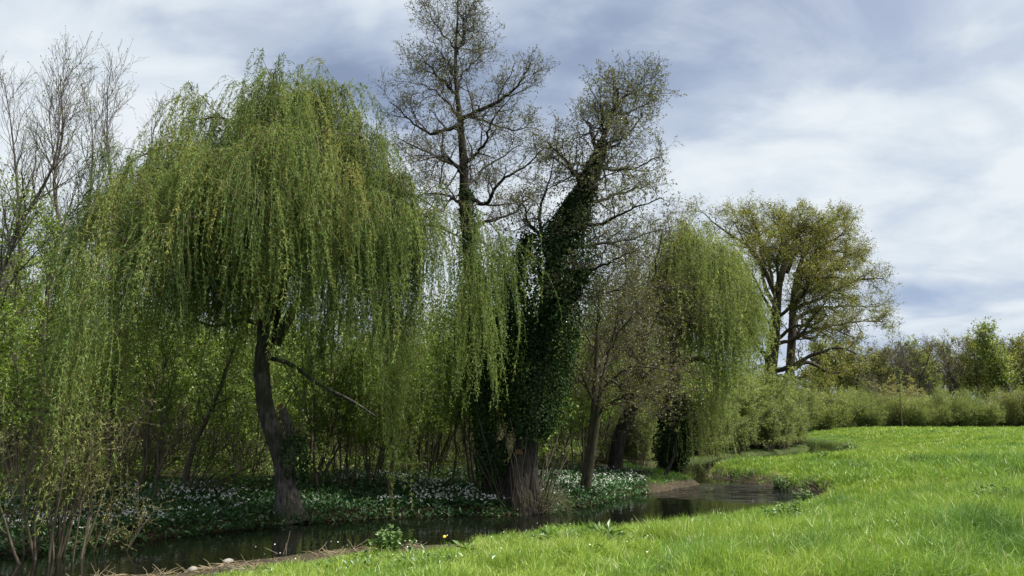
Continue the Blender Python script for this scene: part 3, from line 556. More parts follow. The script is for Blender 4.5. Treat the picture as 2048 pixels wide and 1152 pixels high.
# ---------------------------------------------------------------- the great oak
YO = 62.
bo = np.array([P(1560, 800, YO)[0], YO, 0.]); bo[2] = gz(bo[0], bo[1])
trO = [[(1535, 850, YO, 42), (1537, 800, YO, 34), (1541, 740, YO, 26), (1547, 680, YO, 23), (1553, 620, YO, 18), (1560, 560, YO, 14), (1580, 500, YO, 10), (1598, 470, YO, 6), (1618, 450, YO, 3)], [(1578, 850, YO + 1.5, 26), (1578, 780, YO + 1.5, 20), (1581, 720, YO + 1.5, 17), (1585, 650, YO + 1.5, 15), (1587, 600, YO + 1.5, 12), (1600, 530, YO + 1, 9), (1630, 480, YO + .5, 5), (1660, 465, YO, 3)]]
o_ = YO
limO = [a((1565, 560, o_, 8), (1575, 490, o_ + 2, 5), (1585, 432, o_ + 3, 1.5)), a((1575, 545, o_, 8), (1590, 490, o_ - 3, 5), (1600, 440, o_ - 4, 1.5)), a((1590, 580, o_ + 1, 8), (1620, 520, o_ - 3, 5), (1660, 480, o_ - 4, 1.5)), a((1556, 590, o_, 8), (1540, 520, o_ + 3, 5), (1520, 460, o_ + 4, 1.5)), a((1588, 620, o_ + 1, 8), (1630, 580, o_ - 4, 5), (1690, 590, o_ - 6, 1.5)), a((1585, 600, o_, 8), (1630, 560, o_ + 4, 5), (1690, 545, o_ + 6, 1.5)), a((1556, 600, o_, 12), (1528, 530, o_ - 1, 9), (1500, 492, o_ - 2, 7), (1460, 462, o_ - 3, 4), (1408, 418, o_ - 4, 1.5)), a((1553, 615, o_, 10), (1527, 560, o_ + 2, 7), (1525, 500, o_ + 3, 4), (1465, 432, o_ + 4, 1.5)), a((1528, 525, o_ - 1, 7), (1520, 470, o_ - 1, 5), (1505, 435, o_ - 1.5, 1.5)), a((1570, 530, o_, 8), (1555, 460, o_ + 1, 5), (1545, 435, o_ + 2, 1.5)),
        a((1580, 500, o_, 8), (1600, 460, o_ - 3, 5), (1640, 450, o_ - 5, 1.5)), a((1590, 560, o_ + 1, 9), (1640, 490, o_ - 1, 6), (1690, 450, o_ - 2, 1.5)), a((1588, 600, o_ + 1.5, 9), (1650, 540, o_ + 2, 6), (1725, 500, o_ + 3, 1.5)), a((1586, 620, o_ + 1.5, 9), (1660, 590, o_ - 1, 6), (1730, 560, o_ - 2, 4), (1778, 562, o_ - 3, 1.5)),
        a((1585, 640, o_ + 1.5, 8), (1650, 620, o_ + 3, 5), (1755, 610, o_ + 4, 1.5)), a((1583, 680, o_ + 1.5, 8), (1640, 650, o_ - 2, 5), (1700, 640, o_ - 3, 3), (1760, 640, o_ - 4, 1.5)), a((1546, 690, o_, 9), (1600, 670, o_ - 3, 6), (1660, 600, o_ - 5, 2)), a((1550, 640, o_, 8), (1600, 590, o_ - 4, 5), (1640, 540, o_ - 6, 1.5)),
        a((1555, 590, o_, 8), (1560, 520, o_ - 4, 5), (1570, 470, o_ - 6, 1.5)), a((1560, 560, o_, 8), (1600, 500, o_ + 4, 5), (1660, 470, o_ + 6, 1.5)), a((1547, 650, o_, 7), (1510, 600, o_ + 3, 4), (1480, 560, o_ + 4, 1.5)), a((1600, 540, o_ + 1, 7), (1660, 510, o_ + 5, 4), (1720, 520, o_ + 7, 1.5)),
        a((1620, 480, o_ + .5, 5), (1650, 450, o_ + 2, 3), (1690, 440, o_ + 3, 1.2)), a((1550, 640, o_, 7), (1510, 560, o_ - 3, 4), (1480, 500, o_ - 4, 1.5)), a((1590, 580, o_ + 1, 7), (1640, 560, o_ - 5, 4), (1700, 560, o_ - 7, 1.5))]
def tree_from_limbs(name, label, cat, trunkpaths, limbpaths, base, bark, twigm, leafm, k, l1, l2, l3, leaf, nleaf, t0=.35, up=.05, lowbare=None, clump=.35):
    root = thing(name, label, cat, base); gt = Geo()
    for pth in trunkpaths:
        p, r = limb(pth, 30); gt.tubes(p, r, 12, .5, 0, lump=.1, freq=1.5)
    lp = stackp([limb(q, 16) for q in limbpaths]); lp[0][:, 1:] += np.cumsum(rng.normal(0, .06, lp[0][:, 1:].shape), 1)
    gt.tubes(lp[0], lp[1], 7)
    S, D, r, t, ix = spawn(*lp, k[0], t0, 1, 25, 70, up); p1, r1 = grow(S, D, rng.uniform(*l1, len(S)) * (1.25 - .6 * t), np.clip(r * .6, .02, .09), .015, 6, .22, (0, 0, .01))
    S, D, r, t, ix = spawn(p1, r1, k[1], .2, 1, 25, 70, up); p2, r2 = grow(S, D, rng.uniform(*l2, len(S)), np.clip(r * .6, .012, .03), .008, 4, .22)
    S, D, r, t, i3 = spawn(p2, r2, k[2], .1, 1, 25, 75, up); p3, r3 = grow(S, D, rng.uniform(*l3, len(S)), .008, .004, 2, .2)
    gc = Geo(); gt.tubes(p1, r1, 4); gc.tubes(p2, r2, 3, .5, 1); gc.tubes(p3, r3, 3, .5, 1)
    gt.build('trunk', [bark], root, base)
    n = int(len(p3) * nleaf); i = rng.integers(0, len(p3), n)
    cl = np.clip(rng.normal(.5, clump, len(p2)), 0, 1)[i3][i]
    keep = rng.random(n) < .35 + .9 * cl; i = i[keep]; cl = cl[keep]; n = len(i)
    pos, T, _ = at_t(p3, r3, i, .1 + .899 * rng.random(n)); pos = pos + rng.normal(0, leaf * .8, (n, 3))
    gc.leaves(pos, T * .4 + rng.normal(0, .7, (n, 3)), rng.uniform(.6, 1.25, n) * leaf, leaf * .7, np.clip(cl * .7 + rng.normal(.15, .13, n), 0, 1), 0, flat=np.array([[0, 0, 1.]]))
    gc.build('crown', [leafm, twigm], root, base)
    return root, gt
oak, _ = tree_from_limbs('oak_tree', 'great twin trunked oak with olive young leaves and bare lower boughs, standing alone', 'tree', trO, limO, bo, M_OBARK, M_OBARK, M_OAK, (13, 7, 6), (1.0, 2.5), (.5, 1.3), (.3, .7), .125, 6.5, clump=.4)
# bare lower boughs of the oak
gb = Geo(); low = [a((1540, 745, o_, 12), (1580, 735, o_ - 2, 9), (1620, 712, o_ - 3, 7), (1670, 700, o_ - 4, 5), (1712, 706, o_ - 4.5, 3)), a((1541, 730, o_, 10), (1520, 700, o_ - 1, 8), (1505, 690, o_ - 1, 4), (1490, 660, o_ - 1, 2)), a((1582, 740, o_ + 1.5, 10), (1620, 735, o_ + 2, 7), (1660, 755, o_ + 2, 4), (1690, 750, o_ + 2, 2)),
       a((1540, 755, o_, 9), (1570, 750, o_ - 3, 6), (1610, 765, o_ - 4, 5), (1625, 750, o_ - 4, 2)), a((1546, 690, o_, 9), (1580, 650, o_ - 2, 6), (1630, 655, o_ - 3, 4), (1660, 640, o_ - 3, 2)), a((1585, 660, o_ + 1.5, 8), (1620, 680, o_ + 2, 5), (1660, 665, o_ + 2.5, 3), (1700, 680, o_ + 3, 2)), a((1583, 690, o_ + 1.5, 7), (1610, 640, o_ + 3, 4), (1650, 630, o_ + 4, 2))]
lp = stackp([limb(q, 16) for q in low]); lp[0][:, 1:] += np.cumsum(rng.normal(0, .08, lp[0][:, 1:].shape), 1); gb.tubes(lp[0], lp[1], 7)
S, D, r, t, ix = spawn(*lp, 8, .3, 1, 30, 80, .05); p1, r1 = grow(S, D, rng.uniform(.8, 2.2, len(S)), np.clip(r * .5, .02, .06), .012, 6, .25); gb.tubes(p1, r1, 4)
S, D, r, t, ix = spawn(p1, r1, 5, .3, 1, 30, 80, .05); p2, r2 = grow(S, D, rng.uniform(.4, 1.0, len(S)), .014, .006, 4, .25); gb.tubes(p2, r2, 3)
n = 5000; i = rng.integers(0, len(p2), n); pos, T, _ = at_t(p2, r2, i, rng.random(n) * .999); gb.leaves(pos + rng.normal(0, .12, (n, 3)), rng.normal(0, 1, (n, 3)), .15, .1, rng.random(n), 1)
gb.build('lower_boughs', [M_OBARK, M_OAK], oak, bo)

# ---------------------------------------------------------------- prototypes for the wood, built at the origin
def shrub(name, label, cat, group, nst, H, spread, k, l1, l2, leaf, nleaf, leafm, stemm, r0=.03, bare=.25, up=.15, lean=(0, 0), curve=.02, clump=.3, wob=.07, leafsd=.04):
    root = thing(name, label, cat, group=group)
    ang = rng.random(nst) * 6.28; S = np.stack([np.cos(ang) * .2, np.sin(ang) * .2, np.full(nst, -.15)], -1) * min(1, nst / 4)
    sl = spread * rng.uniform(.2, 1, nst)
    D = np.stack([np.cos(ang) * sl + lean[0], np.sin(ang) * sl + lean[1], np.ones(nst)], -1)
    p0, q0 = grow(S, D, H * rng.uniform(.6, 1.05, nst), r0 * rng.uniform(.6, 1.2, nst), .008, 10, wob, (0, 0, curve))
    gt = Geo(); gt.tubes(p0, q0, 6)
    S, D, r, t, ix = spawn(p0, q0, k[0], bare, 1, 30, 75, up); p1, r1 = grow(S, D, rng.uniform(*l1, len(S)) * (1.25 - .75 * t), np.clip(r * .5, .006, .03), .004, 6, .17, (0, 0, .02))
    gt.tubes(p1, r1, 4); gt.build('stems' if nst > 1 else 'trunk', [stemm], root)
    S, D, r, t, i2 = spawn(p1, r1, k[1], .12, 1, 30, 75, up * .6); p2, r2 = grow(S, D, rng.uniform(*l2, len(S)), .005, .0025, 3, .2)
    gc = Geo(); gc.tubes(p2, r2, 3, .5, 1)
    n = int(len(p2) * nleaf)
    if n:
        i = rng.integers(0, len(p2), n); cl = np.clip(rng.normal(.5, clump, len(p1)), 0, 1)[i2][i]
        keep = rng.random(n) < .3 + cl; i = i[keep]; cl = cl[keep]; n = len(i)
        pos, T, _ = at_t(p2, r2, i, .1 + .899 * rng.random(n))
        gc.leaves(pos + rng.normal(0, leafsd, (n, 3)), T * .5 + rng.normal(0, .6, (n, 3)), rng.uniform(.6, 1.3, n) * leaf, leaf * .72, np.clip(cl * .6 + rng.normal(.2, .15, n), 0, 1), 0, flat=np.array([[0, 0, .8]]))
    gc.build('crown', [leafm, stemm], root)
    return root

used = {}
def place(proto, x, y, rz=None, sc=1., label=None, sz=None):
    rz = rng.random() * 6.28 if rz is None else rz
    loc = (x, y, gz(x, y))
    if proto.name not in used:
        used[proto.name] = 1; proto.location = loc; proto.rotation_euler = (0, 0, rz); proto.scale = (sc, sc, sz or sc)
        if label: proto['label'] = label
        return proto
    return copy_tree(proto, loc, rz, sc, label, sz)

G1_ = 'leafy hazel shrubs of the dark understorey'; G2_ = 'brown twiggy bushes of the dark understorey'; G3_ = 'slender trees at the back of the wood'
hz = [shrub('hazel_shrub', 'green leafy many stemmed shrub in the dark understorey behind the willows', 'shrub', G1_, 9, 6.2, .5, (11, 8), (.6, 1.6), (.2, .55), .085, 10, M_HAZEL, M_STEM, .028, .25) for _ in range(3)]
bwn = [shrub('brown_bush', 'brown twiggy bush low in the dark understorey behind the willows', 'shrub', G2_, 14, 3.0, .8, (9, 8), (.5, 1.2), (.2, .5), .055, 4, M_BROWNLEAF, M_STEM, .016, .12, wob=.12) for _ in range(2)]
slim = [shrub('woodland_tree', 'slender woodland tree with sparse fresh leaves at the back of the wood', 'tree', G3_, 1, 9.0, .12, (26, 9), (1.0, 2.2), (.35, .8), .11, 6, M_HAZEL, M_STEM, .11, .3) for _ in range(2)]

spots = []
for yy in np.arange(20.5, 50, 2.6):
    for xx in np.arange(-30, 12, 2.5):
        x = xx + rng.uniform(-1, 1); y = yy + rng.uniform(-1, 1)
        _, s, d = ground(np.array([x]), np.array([y]))
        if s[0] > .5 or d[0] < (2.2 if y < 29 else .7): continue
        if abs(x) > .74 * y + 2 or x > .3 * y: continue
        if x > .05 * y and y < 30 and rng.random() < .5: continue
        spots.append((x, y))
for (x, y) in spots:
    u = rng.random(); near = y < 25
    if u < (.55 if near else .72): place(hz[rng.integers(3)], x, y, None, rng.uniform(.75, 1.15))
    elif u < (.92 if near else .85): place(bwn[rng.integers(2)], x, y, None, rng.uniform(.7, 1.1))
    else: place(slim[rng.integers(2)], x, y, None, rng.uniform(.6, .9) + .35 * (x < -.5 * y))
for x in np.arange(-44, 14, 2.7):
    y = 55 + rng.uniform(-3, 3)
    place(slim[rng.integers(2)], x, y, None, rng.uniform(1.0, 1.4)); place(hz[rng.integers(3)], x + 1.3, y - 2, None, rng.uniform(1.2, 1.6))
    place(hz[rng.integers(3)], x + .6, y + 4, None, rng.uniform(1.4, 2.0))

for px, Y, s_ in [(20, 24, .9), (70, 25, .95), (-10, 28, 1.05), (50, 31, 1.15), (100, 33, 1.2), (200, 34, 1.1)]:
    place(slim[rng.integers(2)], P(px, 800, Y)[0], Y, None, s_)

place(hz[0], P(690, 800, 20.4)[0], 20.4, None, .8, 'bright yellow green hazel right behind the large willow trunk')
place(hz[1], P(740, 800, 21.2)[0], 21.2, None, .75)

# tall bare trees at the far left
def bare_tree(label, path, H, nl, base, seed, green=0):
    base = np.array([*base, gz(*base)])
    root = thing('bare_tree', label, 'tree', base, 'bare trees at the left edge')
    p, r = limb(path, 26); gt = Geo(); gt.tubes(p, r, 10, .5, 0, lump=.06)
    Pp, Rr = p[None], r[None]
    S, D, rr, t, ix = spawn(Pp, Rr, nl, .3, .98, 22, 45, .25); p1, r1 = grow(S, D, H * rng.uniform(.22, .42, len(S)) * (1.3 - .8 * t), np.clip(rr * .55, .012, .05), .007, 8, .1, (0, 0, .06)); gt.tubes(p1, r1, 6)
    gt.build('trunk', [M_BARE], root, base)
    S, D, rr, t, ix = spawn(p1, r1, 8, .15, 1, 22, 50, .25); p2, r2 = grow(S, D, rng.uniform(.5, 1.4, len(S)) * (1.2 - .6 * t), np.clip(rr * .6, .006, .016), .004, 6, .12, (0, 0, .06))
    S, D, rr, t, ix = spawn(p2, r2, 5, .2, 1, 25, 55, .2); p3, r3 = grow(S, D, rng.uniform(.15, .5, len(S)), .005, .003, 3, .15, (0, 0, .05))
    gc = Geo(); gc.tubes(p2, r2, 4, .5, 1); gc.tubes(p3, r3, 3, .5, 1)
    n = len(p3); gc.leaves(p3[:, -1], norm(p3[:, -1] - p3[:, -2]), .06, .03, .35, 0)
    low = p2[p2[:, 0, 2] < 7.5]
    if green and len(low):
        n = green; i = rng.integers(0, len(low), n); pos, T, _ = at_t(low, np.ones(low.shape[:2]), i, rng.random(n) * .999)
        gc.leaves(pos + rng.normal(0, .1, (n, 3)), rng.normal(0, 1, (n, 3)), .07, .05, rng.random(n), 0)
    gc.build('crown', [M_HAZEL, M_BARE], root, base)
def bt(label, pts, Y, nl, H, green=0):
    q = P(pts[0][0], pts[0][1], Y); path = [(px, 960 - (960 - py) * .93, Y, w * .8) for px, py, w in pts]
    bare_tree(label, path, H, nl, (q[0], Y), 0, green)
bt('bare tree with a curved leaning trunk, second from the left edge', [(60, 960, 16), (80, 700, 14), (100, 540, 12), (118, 420, 9), (108, 320, 7), (125, 210, 5), (120, 90, 2)], 22, 20, 6.8, 1500)
bt('bare tree cut by the left edge of the picture, its boughs spreading inwards', [(-40, 980, 20), (-30, 700, 16), (0, 560, 13), (30, 430, 10), (70, 360, 8), (110, 270, 5), (122, 150, 2)], 20, 22, 6.8, 1500)
bt('straight bare tree with upswept twigs just left of the large willow', [(230, 930, 14), (235, 650, 11), (232, 480, 9), (225, 350, 7), (215, 240, 5), (215, 120, 2)], 25, 22, 7.4, 800)
bt('shortest bare tree, its twig tips showing over the shoulder of the large willow', [(330, 930, 12), (325, 600, 10), (315, 430, 8), (306, 320, 5), (303, 200, 2)], 27, 20, 6.8, 600)
bt('thin bare tree with steep forks between its two heavier neighbours', [(160, 940, 13), (165, 650, 10), (160, 470, 8), (180, 350, 6), (185, 230, 3), (180, 150, 1.5)], 26, 20, 7.4, 1200)
bt('bare tree standing far back behind the left edge thicket', [(20, 920, 14), (25, 650, 11), (40, 470, 8), (35, 330, 6), (20, 180, 3), (5, 90, 1.5)], 29, 22, 8.1, 1500)

# coppiced sallow at the lower left water edge
bx = np.array([P(110, 1105, 12.9)[0], 13.0, 0]); bx[2] = gz(bx[0], bx[1])
root = thing('coppice_shrub', 'cut back sallow with a fan of grey stems standing at the water edge', 'shrub', bx)
n = 20; ang = rng.random(n) * 6.28; S = np.stack([rng.normal(0, .3, n), rng.normal(0, .2, n), np.full(n, -.35)], -1); S = np.clip(S, -.5, .5); D = np.stack([S[:, 0] * .5 + rng.normal(0, .09, n), S[:, 1] * .4 + rng.normal(0, .08, n), np.ones(n)], -1)
p0, q0 = grow(S, D, rng.uniform(1.2, 3.4, n), rng.uniform(.018, .036, n), .007, 10, .05); gt = Geo(); gt.tubes(p0, q0, 7)
S, D, r, t, ix = spawn(p0, q0, 5, .5, 1, 15, 45, .35); p1, r1 = grow(S, D, rng.uniform(.3, .9, len(S)), np.clip(r * .5, .004, .012), .003, 6, .16); gt.tubes(p1, r1, 4); gt.build('stems', [M_STEM], root)
S, D, r, t, ix = spawn(p1, r1, 7, .1, 1, 25, 75, .1); p2, r2 = grow(S, D, rng.uniform(.15, .5, len(S)), .004, .002, 3, .25); gc = Geo(); gc.tubes(p2, r2, 3, .5, 1)
n = 12000; i = rng.integers(0, len(p2), n); pos, T, _ = at_t(p2, r2, i, rng.random(n) * .999); gc.leaves(pos, T + rng.normal(0, .6, (n, 3)), .035, .02, rng.random(n), 0); gc.build('crown', [M_OLIVE, M_STEM], root)

# thicket stems of one leaning hazel stool and lone saplings on the far bank
bx = np.array([P(372, 1005, 18.6)[0], 18.6, 0]); bx[2] = gz(bx[0], bx[1])
root = thing('hazel_stool', 'hazel stool whose long bare rods all lean to the right behind the white flowers', 'shrub', bx)
n = 16; S = np.stack([rng.normal(0, .12, n), rng.normal(0, .12, n), np.full(n, -.1)], -1); D = np.stack([rng.uniform(.3, 2.0, n), rng.normal(0, .2, n), np.ones(n)], -1)
p0, q0 = grow(S, D, rng.uniform(1.6, 3.2, n), rng.uniform(.012, .028, n), .006, 10, .05, (0, 0, -.012)); gt = Geo(); gt.tubes(p0, q0, 6); gt.build('stems', [M_STEM], root)
S, D, r, t, ix = spawn(p0, q0, 10, .35, 1, 25, 70, .2); p1, r1 = grow(S, D, rng.uniform(.25, .8, len(S)), .006, .003, 4, .2); gc = Geo(); gc.tubes(p1, r1, 3, .5, 1)
n = 1800; i = rng.integers(0, len(p1), n); pos, T, _ = at_t(p1, r1, i, rng.random(n) * .999); gc.leaves(pos, T + rng.normal(0, .6, (n, 3)), .06, .045, rng.random(n), 0); gc.build('crown', [M_HAZEL, M_STEM], root)

SAP = [(775, 1015, 18.6, 1.0, 'pale sapling with broad leaves hanging at the water edge right of the willow trunk'), (640, 990, 20, 1.2, 'thin sapling just right of the large willow trunk'), (312, 1005, 17.2, 1.0, 'short grey stemmed sapling standing among the white flowers left of the willow trunk'), (265, 1000, 17.4, 1.3, 'dark sapling among the white flowers behind the hanging willow strands'), (215, 990, 18.5, 1.3, 'dark sapling behind the sallow at the left water edge'), (40, 1040, 15, 1.1, 'grey sapling at the left edge beside the sallow'), (1085, 985, 20, 1.1, 'pale bent sapling just right of the gnarled alder stool'), (690, 990, 21, 1.1, 'thin dark sapling between the willow trunk and the hanging long tress'), (900, 980, 20.5, 1.2, 'thin sapling left of the two ivy clad alders')]
for (px, py, Y, s, lab) in SAP:
    q = P(px, py, Y)
    if 'sapling_proto' not in used: sap = [shrub('sapling', '', 'sapling', 'saplings on the far bank', 1, 3.2, .25, (16, 5), (.3, .9), (.12, .4), .085, 5, M_HAZEL, M_STEM, .035, .35, wob=.1) for _ in range(2)]; used['sapling_proto'] = 1
    place(sap[rng.integers(2)], q[0], Y, None, s, lab)

# pale scrub along the far reach of the stream, behind the second willow
pale = [shrub('willow_scrub', 'pale green upright willow scrub on the far stream bank below the oak', 'shrub', 'pale willow scrub below the oak', 18, 4.6, .34, (10, 7), (.4, 1.0), (.2, .5), .09, 10, M_PALE, M_PSTEM, .022, .14, up=.25) for _ in range(3)]
for (px, Y, s) in [(1425, 44, .9), (1450, 40, .8), (1470, 44.5, 1.0), (1495, 46, 1.0), (1520, 49, 1.05), (1545, 50, 1.1), (1565, 53, 1.1), (1590, 55, 1.0), (1608, 58, 1.0), (1480, 52, 1.2), (1440, 52, 1.2), (1530, 56, 1.2), (1400, 50, 1.1), (1575, 60, 1.15), (1370, 47, 1.0), (1620, 64, 1.1), (1500, 60, 1.3), (1340, 50, 1.1), (1640, 70, 1.2), (1550, 66, 1.3), (1600, 70, 1.3), (1380, 58, 1.3)]:
    q = P(px, 850, Y)
    for _ in range(40):
        _z, _s, _d = ground(np.array([q[0]]), np.array([Y]))
        if _s[0] < .5 and _d[0] > .9: break
        q[0] -= .4
    place(pale[rng.integers(3)], q[0], Y, None, s * rng.uniform(.9, 1.1))

bl = catmull(np.c_[LEFT[16:24], np.zeros(8)], 60)
for k in range(1, 60):
    t_ = norm((bl[min(k + 1, 59)] - bl[k - 1])[None])[0]; o_s = rng.uniform(.3, 1.3)
    x_, y_ = bl[k, 0] - t_[1] * o_s, bl[k, 1] + t_[0] * o_s
    if 33 < y_ < 66 and rng.random() < .75: place(pale[rng.integers(3)], x_, y_, None, rng.uniform(.4, .9), 'pale green willow scrub crowding the water edge of the far stream reach below the oak')

# hedge of young trees at the far edge of the meadow and the wood behind it
HG = 'shrubs lining the far edge of the meadow'
hedge = [shrub('hedge_shrub', 'young leafy shrub in the thicket lining the far edge of the meadow', 'shrub', HG, 14, 5.4, .4, (9, 7), (.6, 1.6), (.4, 1.0), .13, lf, mt, M_STEM, .03, .12, up=.3, leafsd=.15) for lf, mt in ((8, M_FAR), (7, M_FAR), (6, M_FAROAK), (7, M_PALE))]
far_y = lambda px: np.interp(px, [1640, 1700, 1800, 2048], [84, 92, 93, 94])
for px in np.arange(1600, 2300, 6):
    Y = far_y(px) + rng.uniform(0, 6); q = P(px, 850, Y)
    place(hedge[[0, 1, 2, 3, 0, 3][rng.integers(6)]], q[0], Y, None, rng.uniform(.55, 1.1), sz=rng.uniform(.45, .95))
ylw = shrub('yellow_shrub', 'pale yellow leafed shrub showing above the far hedge', 'shrub', 'yellow shrubs above the far hedge', 10, 6.5, .35, (8, 7), (.5, 1.2), (.3, .6), .18, 8, M_YELLOW, M_STEM, .03, .2)
for px, Y, lab in [(1785, 100, 'pale yellow shrub, the wider left one, showing above the far hedge'), (1826, 101, 'pale yellow shrub, the narrow right one, showing above the far hedge')]:
    q = P(px, 800, Y); place(ylw, q[0], Y, None, 1.0, lab)
greyb = shrub('bare_shrub', 'bare grey brown bush showing above the far hedge', 'shrub', 'bare bushes above the far hedge', 16, 6.5, .5, (9, 8), (.6, 1.6), (.4, .9), .1, 0, M_FAR, M_BARE, .03, .2)
for px, Y, lab in [(1740, 99, 'bare grey brown bush above the hedge, under the oak boughs'), (1765, 101, 'bare grey bush beside the pale yellow shrub above the hedge')]:
    q = P(px, 800, Y); place(greyb, q[0], Y, None, 1.0, lab)

def far_tree(name, label, group, H, W, k, leafm, nleaf, bark, leaf=.3, t0=.3, ntr=1):
    root = thing(name, label, 'tree', group=group); gt = Geo()
    S = np.stack([rng.normal(0, .5, ntr) * (ntr > 1), rng.normal(0, .5, ntr) * (ntr > 1), np.full(ntr, -.2)], -1)
    p0, q0 = grow(S, np.stack([rng.normal(0, .06, ntr), rng.normal(0, .06, ntr), np.ones(ntr)], -1), H * .93, H * .018, .03, 12, .05); gt.tubes(p0, q0, 8)
    S, D, r, t, ix = spawn(p0, q0, k[0], t0, .98, 30, 65, .15); p1, r1 = grow(S, D, W * rng.uniform(.55, 1, len(S)) * (1.25 - .8 * t), np.clip(r * .5, .03, .12), .02, 7, .15, (0, 0, .04)); gt.tubes(p1, r1, 5)
    S, D, r, t, ix = spawn(p1, r1, k[1], .2, 1, 25, 65, .1); p2, r2 = grow(S, D, rng.uniform(.6, 1.7, len(S)), np.clip(r * .5, .015, .03), .012, 4, .2); gc = Geo()
    S, D, r, t, i3 = spawn(p2, r2, k[2], .1, 1, 25, 70, .1); p3, r3 = grow(S, D, rng.uniform(.4, .9, len(S)), .013, .008, 2, .2)
    gc.tubes(p2, r2, 3, .5, 1); gc.tubes(p3, r3, 3, .5, 1); gt.build('trunk', [bark], root)
    n = int(len(p3) * nleaf)
    if n:
        i = rng.integers(0, len(p3), n); cl = np.clip(rng.normal(.5, .35, len(p2)), 0, 1)[i3][i]; keep = rng.random(n) < .3 + cl; i = i[keep]; cl = cl[keep]; n = len(i)
        pos, T, _ = at_t(p3, r3, i, rng.random(n) * .999); gc.leaves(pos + rng.normal(0, .2, (n, 3)), rng.normal(0, .7, (n, 3)) + T * .3, rng.uniform(.6, 1.3, n) * leaf, leaf * .7, np.clip(cl * .6 + rng.normal(.2, .15, n), 0, 1), 0, flat=np.array([[0, 0, 1.]]))
    gc.build('crown', [leafm, bark], root); return root
FT = 'trees of the far wood beyond the meadow'
ft = [far_tree('oak_tree', '', FT, 13, 5.2, (20, 7, 5), M_FAROAK, 6, M_OBARK), far_tree('ash_tree', '', FT, 14, 3.6, (24, 7, 5), M_FAR, 5, M_OBARK), far_tree('bare_tree', '', FT, 13, 4.4, (20, 8, 6), M_OLIVE, .8, M_BARE, .2, .2, 2), far_tree('oak_tree', '', FT, 12, 4.8, (20, 7, 5), M_FAROAK, 4, M_OBARK)]
KL = ['broad olive leafed tree in the far wood', 'fresh green upright tree in the far wood', 'nearly bare brown tree in the far wood', 'brownish half leafed tree in the far wood']
FARS = [(1655, 92, 0, .62, 'small olive tree right under the outer oak boughs'), (1715, 112, 0, .86, 'leftmost broad olive tree of the far wood'), (1760, 118, 0, .9, 'broad olive tree behind the pale yellow shrub'), (1800, 112, 2, .95, 'bare brown tree left of the fork trunked pair in the far wood'), (1838, 110, 2, 1.0, 'bare forked tree in the gap of the far wood'), (1882, 114, 1, 1.02, 'tall fresh green tree in the middle of the far wood'), (1925, 116, 2, 1.0, 'bare brown tree just right of the tall green far tree'), (1952, 112, 0, .98, 'rounded olive tree in the right half of the far wood'), (1990, 110, 3, 1.02, 'brownish tree in the right half of the far wood'), (2030, 108, 1, 1.12, 'tallest tree of the far wood, cut by the right edge'), (2065, 112, 3, 1.1, None), (2110, 112, 0, 1.1, None), (2160, 110, 1, 1.0, None), (1735, 128, 2, 1.0, None), (1780, 130, 3, 1.05, None), (1860, 128, 3, 1.05, None), (1905, 130, 0, 1.1, None), (1970, 128, 2, 1.15, None), (2010, 128, 3, 1.15, None), (1695, 130, 3, .95, None), (1640, 126, 3, .8, None), (1610, 120, 0, .7, None), (2050, 128, 3, 1.2, None), (2220, 112, 0, 1.1, None)] + [(px_, 140 + 9 * math.sin(px_), [3, 0, 1, 3, 2][int(px_) % 5], 1.1 + .12 * math.sin(px_ * 1.7), None) for px_ in np.arange(1650, 2260, 26)]
for px, Y, kd, s, lab in FARS:
    q = P(px, 800, Y); place(ft[kd], q[0], Y, None, s, lab or KL[kd] + ', standing in the back row')
# lone young tree standing in front of the hedge
q = P(1806, 858, 90); lone = shrub('young_tree', 'slim young tree with a dark straight stem in front of the far hedge', 'tree', None, 1, 7.4, .02, (14, 7), (.6, 1.5), (.3, .7), .15, 4, M_FAR, M_STEM, .11, .4, wob=.025); place(lone, q[0], 90, 0)

# ---------------------------------------------------------------- small things by the water
def log(name, label, path, mat, cat, sides=9, cut=True, M=14):
    p, r = limb(path, M); base = p[0].copy(); g = Geo(); g.tubes(p, r, sides, .5, 0, lump=.12)
    if cut:
        g.disc(p[-1], p[-1] - p[-2], r[-1], .5, 0); g.disc(p[0], p[0] - p[1], r[0], .5, 0)
    o = g.build(name, [mat], None, base); o['label'] = label; o['category'] = cat; return o
log('floating_log', 'short pale log floating at the foot of the slim twin stemmed alder', [(1138, 1022, 20.2, 7), (1155, 1020, 20.1, 11), (1172, 1018, 20, 12)], M_DEAD, 'log')
log('fallen_branch', 'dark fallen branch lying bent across the mud bank', [(1255, 945, 26.3, 9), (1285, 946, 26.2, 10), (1310, 955, 26.1, 10), (1325, 958, 26.3, 9), (1338, 935, 26.4, 7), (1350, 905, 26.4, 5), (1352, 880, 26.4, 3)], M_ABARK, 'branch', cut=False)

